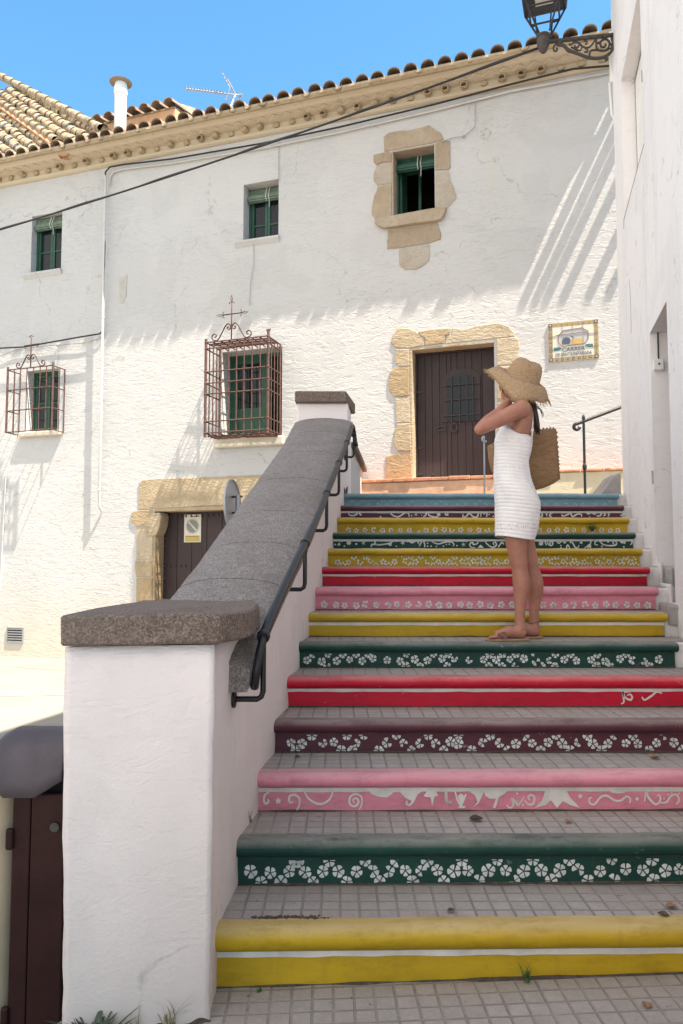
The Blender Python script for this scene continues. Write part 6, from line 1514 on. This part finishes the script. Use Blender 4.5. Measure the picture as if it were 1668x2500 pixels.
for r, h in crown: rs.append([H(r*1.0*(1+0.08*math.cos(2*q)), q, h+0.006*math.sin(q*2+1)-0.010*max(0, 1-r/0.05)) for q in [2*math.pi*j/n_ for j in range(n_)]])
EDGE = [(0.0,.160,.0,-.130),(.25,.125,.12,-.03),(.5,-.02,.19,.075),(.75,-.155,.145,.086),(.93,-.215,.05,.075),(1.03,-.222,-.01,.040),(1.14,-.172,-.085,-.035),(1.25,-.112,-.140,-.135),(1.36,-.092,-.165,-.172),(1.5,-.01,-.175,-.165),(1.75,.085,-.130,-.170),(1.9,.145,-.06,-.152),(2.0,.160,.0,-.130)]
def edge_pt(q):
    u = (q/math.pi) % 2.0
    for i in range(len(EDGE)-1):
        if EDGE[i][0] <= u <= EDGE[i+1][0]:
            t = (u-EDGE[i][0])/(EDGE[i+1][0]-EDGE[i][0]); n = len(EDGE)-1
            g = lambda j: EDGE[j % n][1:] if j != n else EDGE[0][1:]
            a0, a1, a2, a3 = g(i-1), g(i), g(i+1), g(i+2)
            return HB + Vector([0.5*((2*a1[d])+(-a0[d]+a2[d])*t+(2*a0[d]-5*a1[d]+4*a2[d]-a3[d])*t*t+(-a0[d]+3*a1[d]-3*a2[d]+a3[d])*t**3) for d in range(3)])
def brim(r, q):
    f = (r-0.106)/0.115; base = H(0.106, q, 0.0); e = edge_pt(q)
    out = (e-base); flat = Vector((out.x, out.y, 0)).normalized()*out.length if out.length else out
    p_ = base.lerp(e, f) + (ax*0.030 + UP*0.012)*math.sin(math.pi*min(f, 1.0))*0.9 + UP*0.004*math.sin(7*q+f*4)*f
    return p_
for k in range(1, 9): rs.append([brim(0.106+0.115*k/8, 2*math.pi*j/n_) for j in range(n_)])
b = MB(); b.rings(rs, cap=False); hat = b.build('straw_hat', M['straw'], woman, smooth='all', recalc=True); md = hat.modifiers.new('thickness', 'SOLIDIFY'); md.thickness = 0.003
b = MB(); rn = random.Random(9)
for k in range(330):
    q = rn.uniform(0, 2*math.pi); e0 = brim(0.212, q); e1 = brim(0.222+rn.uniform(0.0, 0.022)*(1.5 if math.cos(q) > 0.2 else 0.8), q+rn.uniform(-0.05, 0.05))+Vector((0, 0, rn.uniform(-0.008, 0.006)))
    b.tube([e0, e0.lerp(e1, 0.5)+Vector((0,0,rn.uniform(-.002,.002))), e1], [0.0013, 0.0011, 0.0004], 4)
b.build('frayed_edge', M['straw'], hat)
# sandals
M['sandal'] = plain('brown_sandal_leather', (0.15, 0.055, 0.04), 0.5, 0.0, 0.25, 20, 0.2); M['sole'] = plain('tan_sole', (0.36, 0.22, 0.13), 0.6)
for YY, hh in ((NY, hxn), (FY, hxf)):
    o2 = [(hh+0.040, 0.0), (hh+0.030, 0.024), (hh-0.02, 0.034), (hh-0.09, 0.032), (hh-0.16, 0.040), (hh-0.20, 0.036), (hh-0.228, 0.018), (hh-0.234, -0.012), (hh-0.222, -0.036), (hh-0.18, -0.052), (hh-0.10, -0.044), (hh-0.02, -0.036), (hh+0.030, -0.025)]
    b = MB(); b.prism([Vector((x, YY+y, TZ+0.0005)) for x, y in o2], UP*0.012); s_ = b.build('sandal', M['sole'], woman, bevel=0.003)
    b = MB()
    for k_ in range(2):
        P = []
        for j in range(11):
            a = math.pi*j/10; x = hh-0.105-0.042*(j/10 if k_ else 1-j/10)-0.012
            P.append(Vector((x, YY-0.006-0.044*math.cos(a), TZ+0.010+(0.058-0.30*max(0, hh-0.108-x))*math.sin(a)**0.6)))
        rs = []
        for i_, q in enumerate(P):
            rs.append([q+Vector((-0.012, 0, 0)), q+Vector((0.012, 0, 0.003)), q+Vector((0.012, 0, 0.006)), q+Vector((-0.012, 0, 0.003))])
        b.rings(rs)
    b.build('strap', M['sandal'], s_, smooth=True)
b = MB(); an_ = p2(752+215, 1815, FY); b.tube([an_+Vector((0.036*math.cos(q), 0.036*math.sin(q), 0.006*math.cos(q))) for q in [2*math.pi*j/24 for j in range(24)]], 0.0016, 5, closed=True); b.build('anklet', M['hair'], woman)

# ------------------------------------------------------------------ straw bag hanging at her far side
BY = WY+0.215
bag = thing('straw_bag', 'large flat straw tote bag edged with small shells, hanging at the woman\'s back', 'bag', tuple(p1(700, 1800, BY)))
outl = [(212,1250),(290,1208),(460,1150),(640,1090),(880,1040),(1082,1032),(1096,1180),(1110,1380),(1122,1550),(1135,1672),(1050,1730),(940,1780),(820,1812),(640,1810),(450,1740),(330,1660),(262,1560),(228,1420)]
cen = p1(660, 1440, BY); fr, bk = [], []
b = MB(); n_ = len(outl); ring0 = [p1(x, y, BY) for x, y in outl]
rsf = [[q+Vector((0, 0.012, 0)) for q in ring0], [q+Vector((0, -0.012, 0)) for q in ring0]] 
for f_, d_ in ((0.85, 0.035), (0.6, 0.050), (0.3, 0.058), (0.02, 0.060)): rsf.append([cen.lerp(q, f_)+Vector((0, -d_, 0)) for q in ring0])
rsb = [[cen.lerp(q, f_)+Vector((0, d_, 0)) for q in ring0] for f_, d_ in ((0.02, 0.060), (0.3, 0.058), (0.6, 0.050), (0.85, 0.035))]
b.rings(rsb+rsf); m, t, p = mat('woven_bag_straw'); co = gpos(t)
c = ramp(t, ntex(t, mapping(t, co, (25, 25, 90)), 1.0, 4, 0.7), [(0.3, (0.22, 0.125, 0.06)), (0.7, (0.37, 0.22, 0.115))]); lk(t, c, p.inputs['Base Color']); p.inputs['Roughness'].default_value = 0.85
wv = nd(t, 'ShaderNodeTexWave'); wv.inputs['Scale'].default_value = 42; wv.inputs['Distortion'].default_value = 0.8; wv.bands_direction = 'Z'; lk(t, co, wv.inputs['Vector']); n1 = bump(t, p, wv.outputs['Fac'], 0.6, 0.006); bump(t, p, ntex(t, co, 150, 3), 0.4, 0.003, n1); M['bag'] = m
b.build('bag_body', M['bag'], bag, smooth='all')
b = MB(); M['shell'] = plain('olive_shell_beads', (0.22, 0.17, 0.09), 0.6, 0.0, 0.4, 30)
edge = [p1(x, y, BY) for x, y in ((880,1040),(925,1030),(970,1028),(1012,1026),(1052,1026),(1092,1075),(1098,1135),(1100,1205),(1106,1262),(1108,1320),(1112,1385),(1116,1440),(1118,1480),(1120,1530))]
for q in edge: b.ell(q, 0.0085, 0.009, 0.0075, 10, 6)
b.build('shell_beads', M['shell'], bag, smooth='all')
b = MB()
for o in (-0.02, 0.05): b.tube([p1(820, 1060, BY+o*0.5), p1(800, 950, WY+0.17), p1(770, 800, WY+0.15), p1(700, 722, WY+0.14), p1(600, 740, WY+0.15), p1(500, 900, WY+0.17), p1(460, 1150, BY+o*0.5)], 0.008, 8)
b.build('handle', M['bag'], bag, smooth='all')
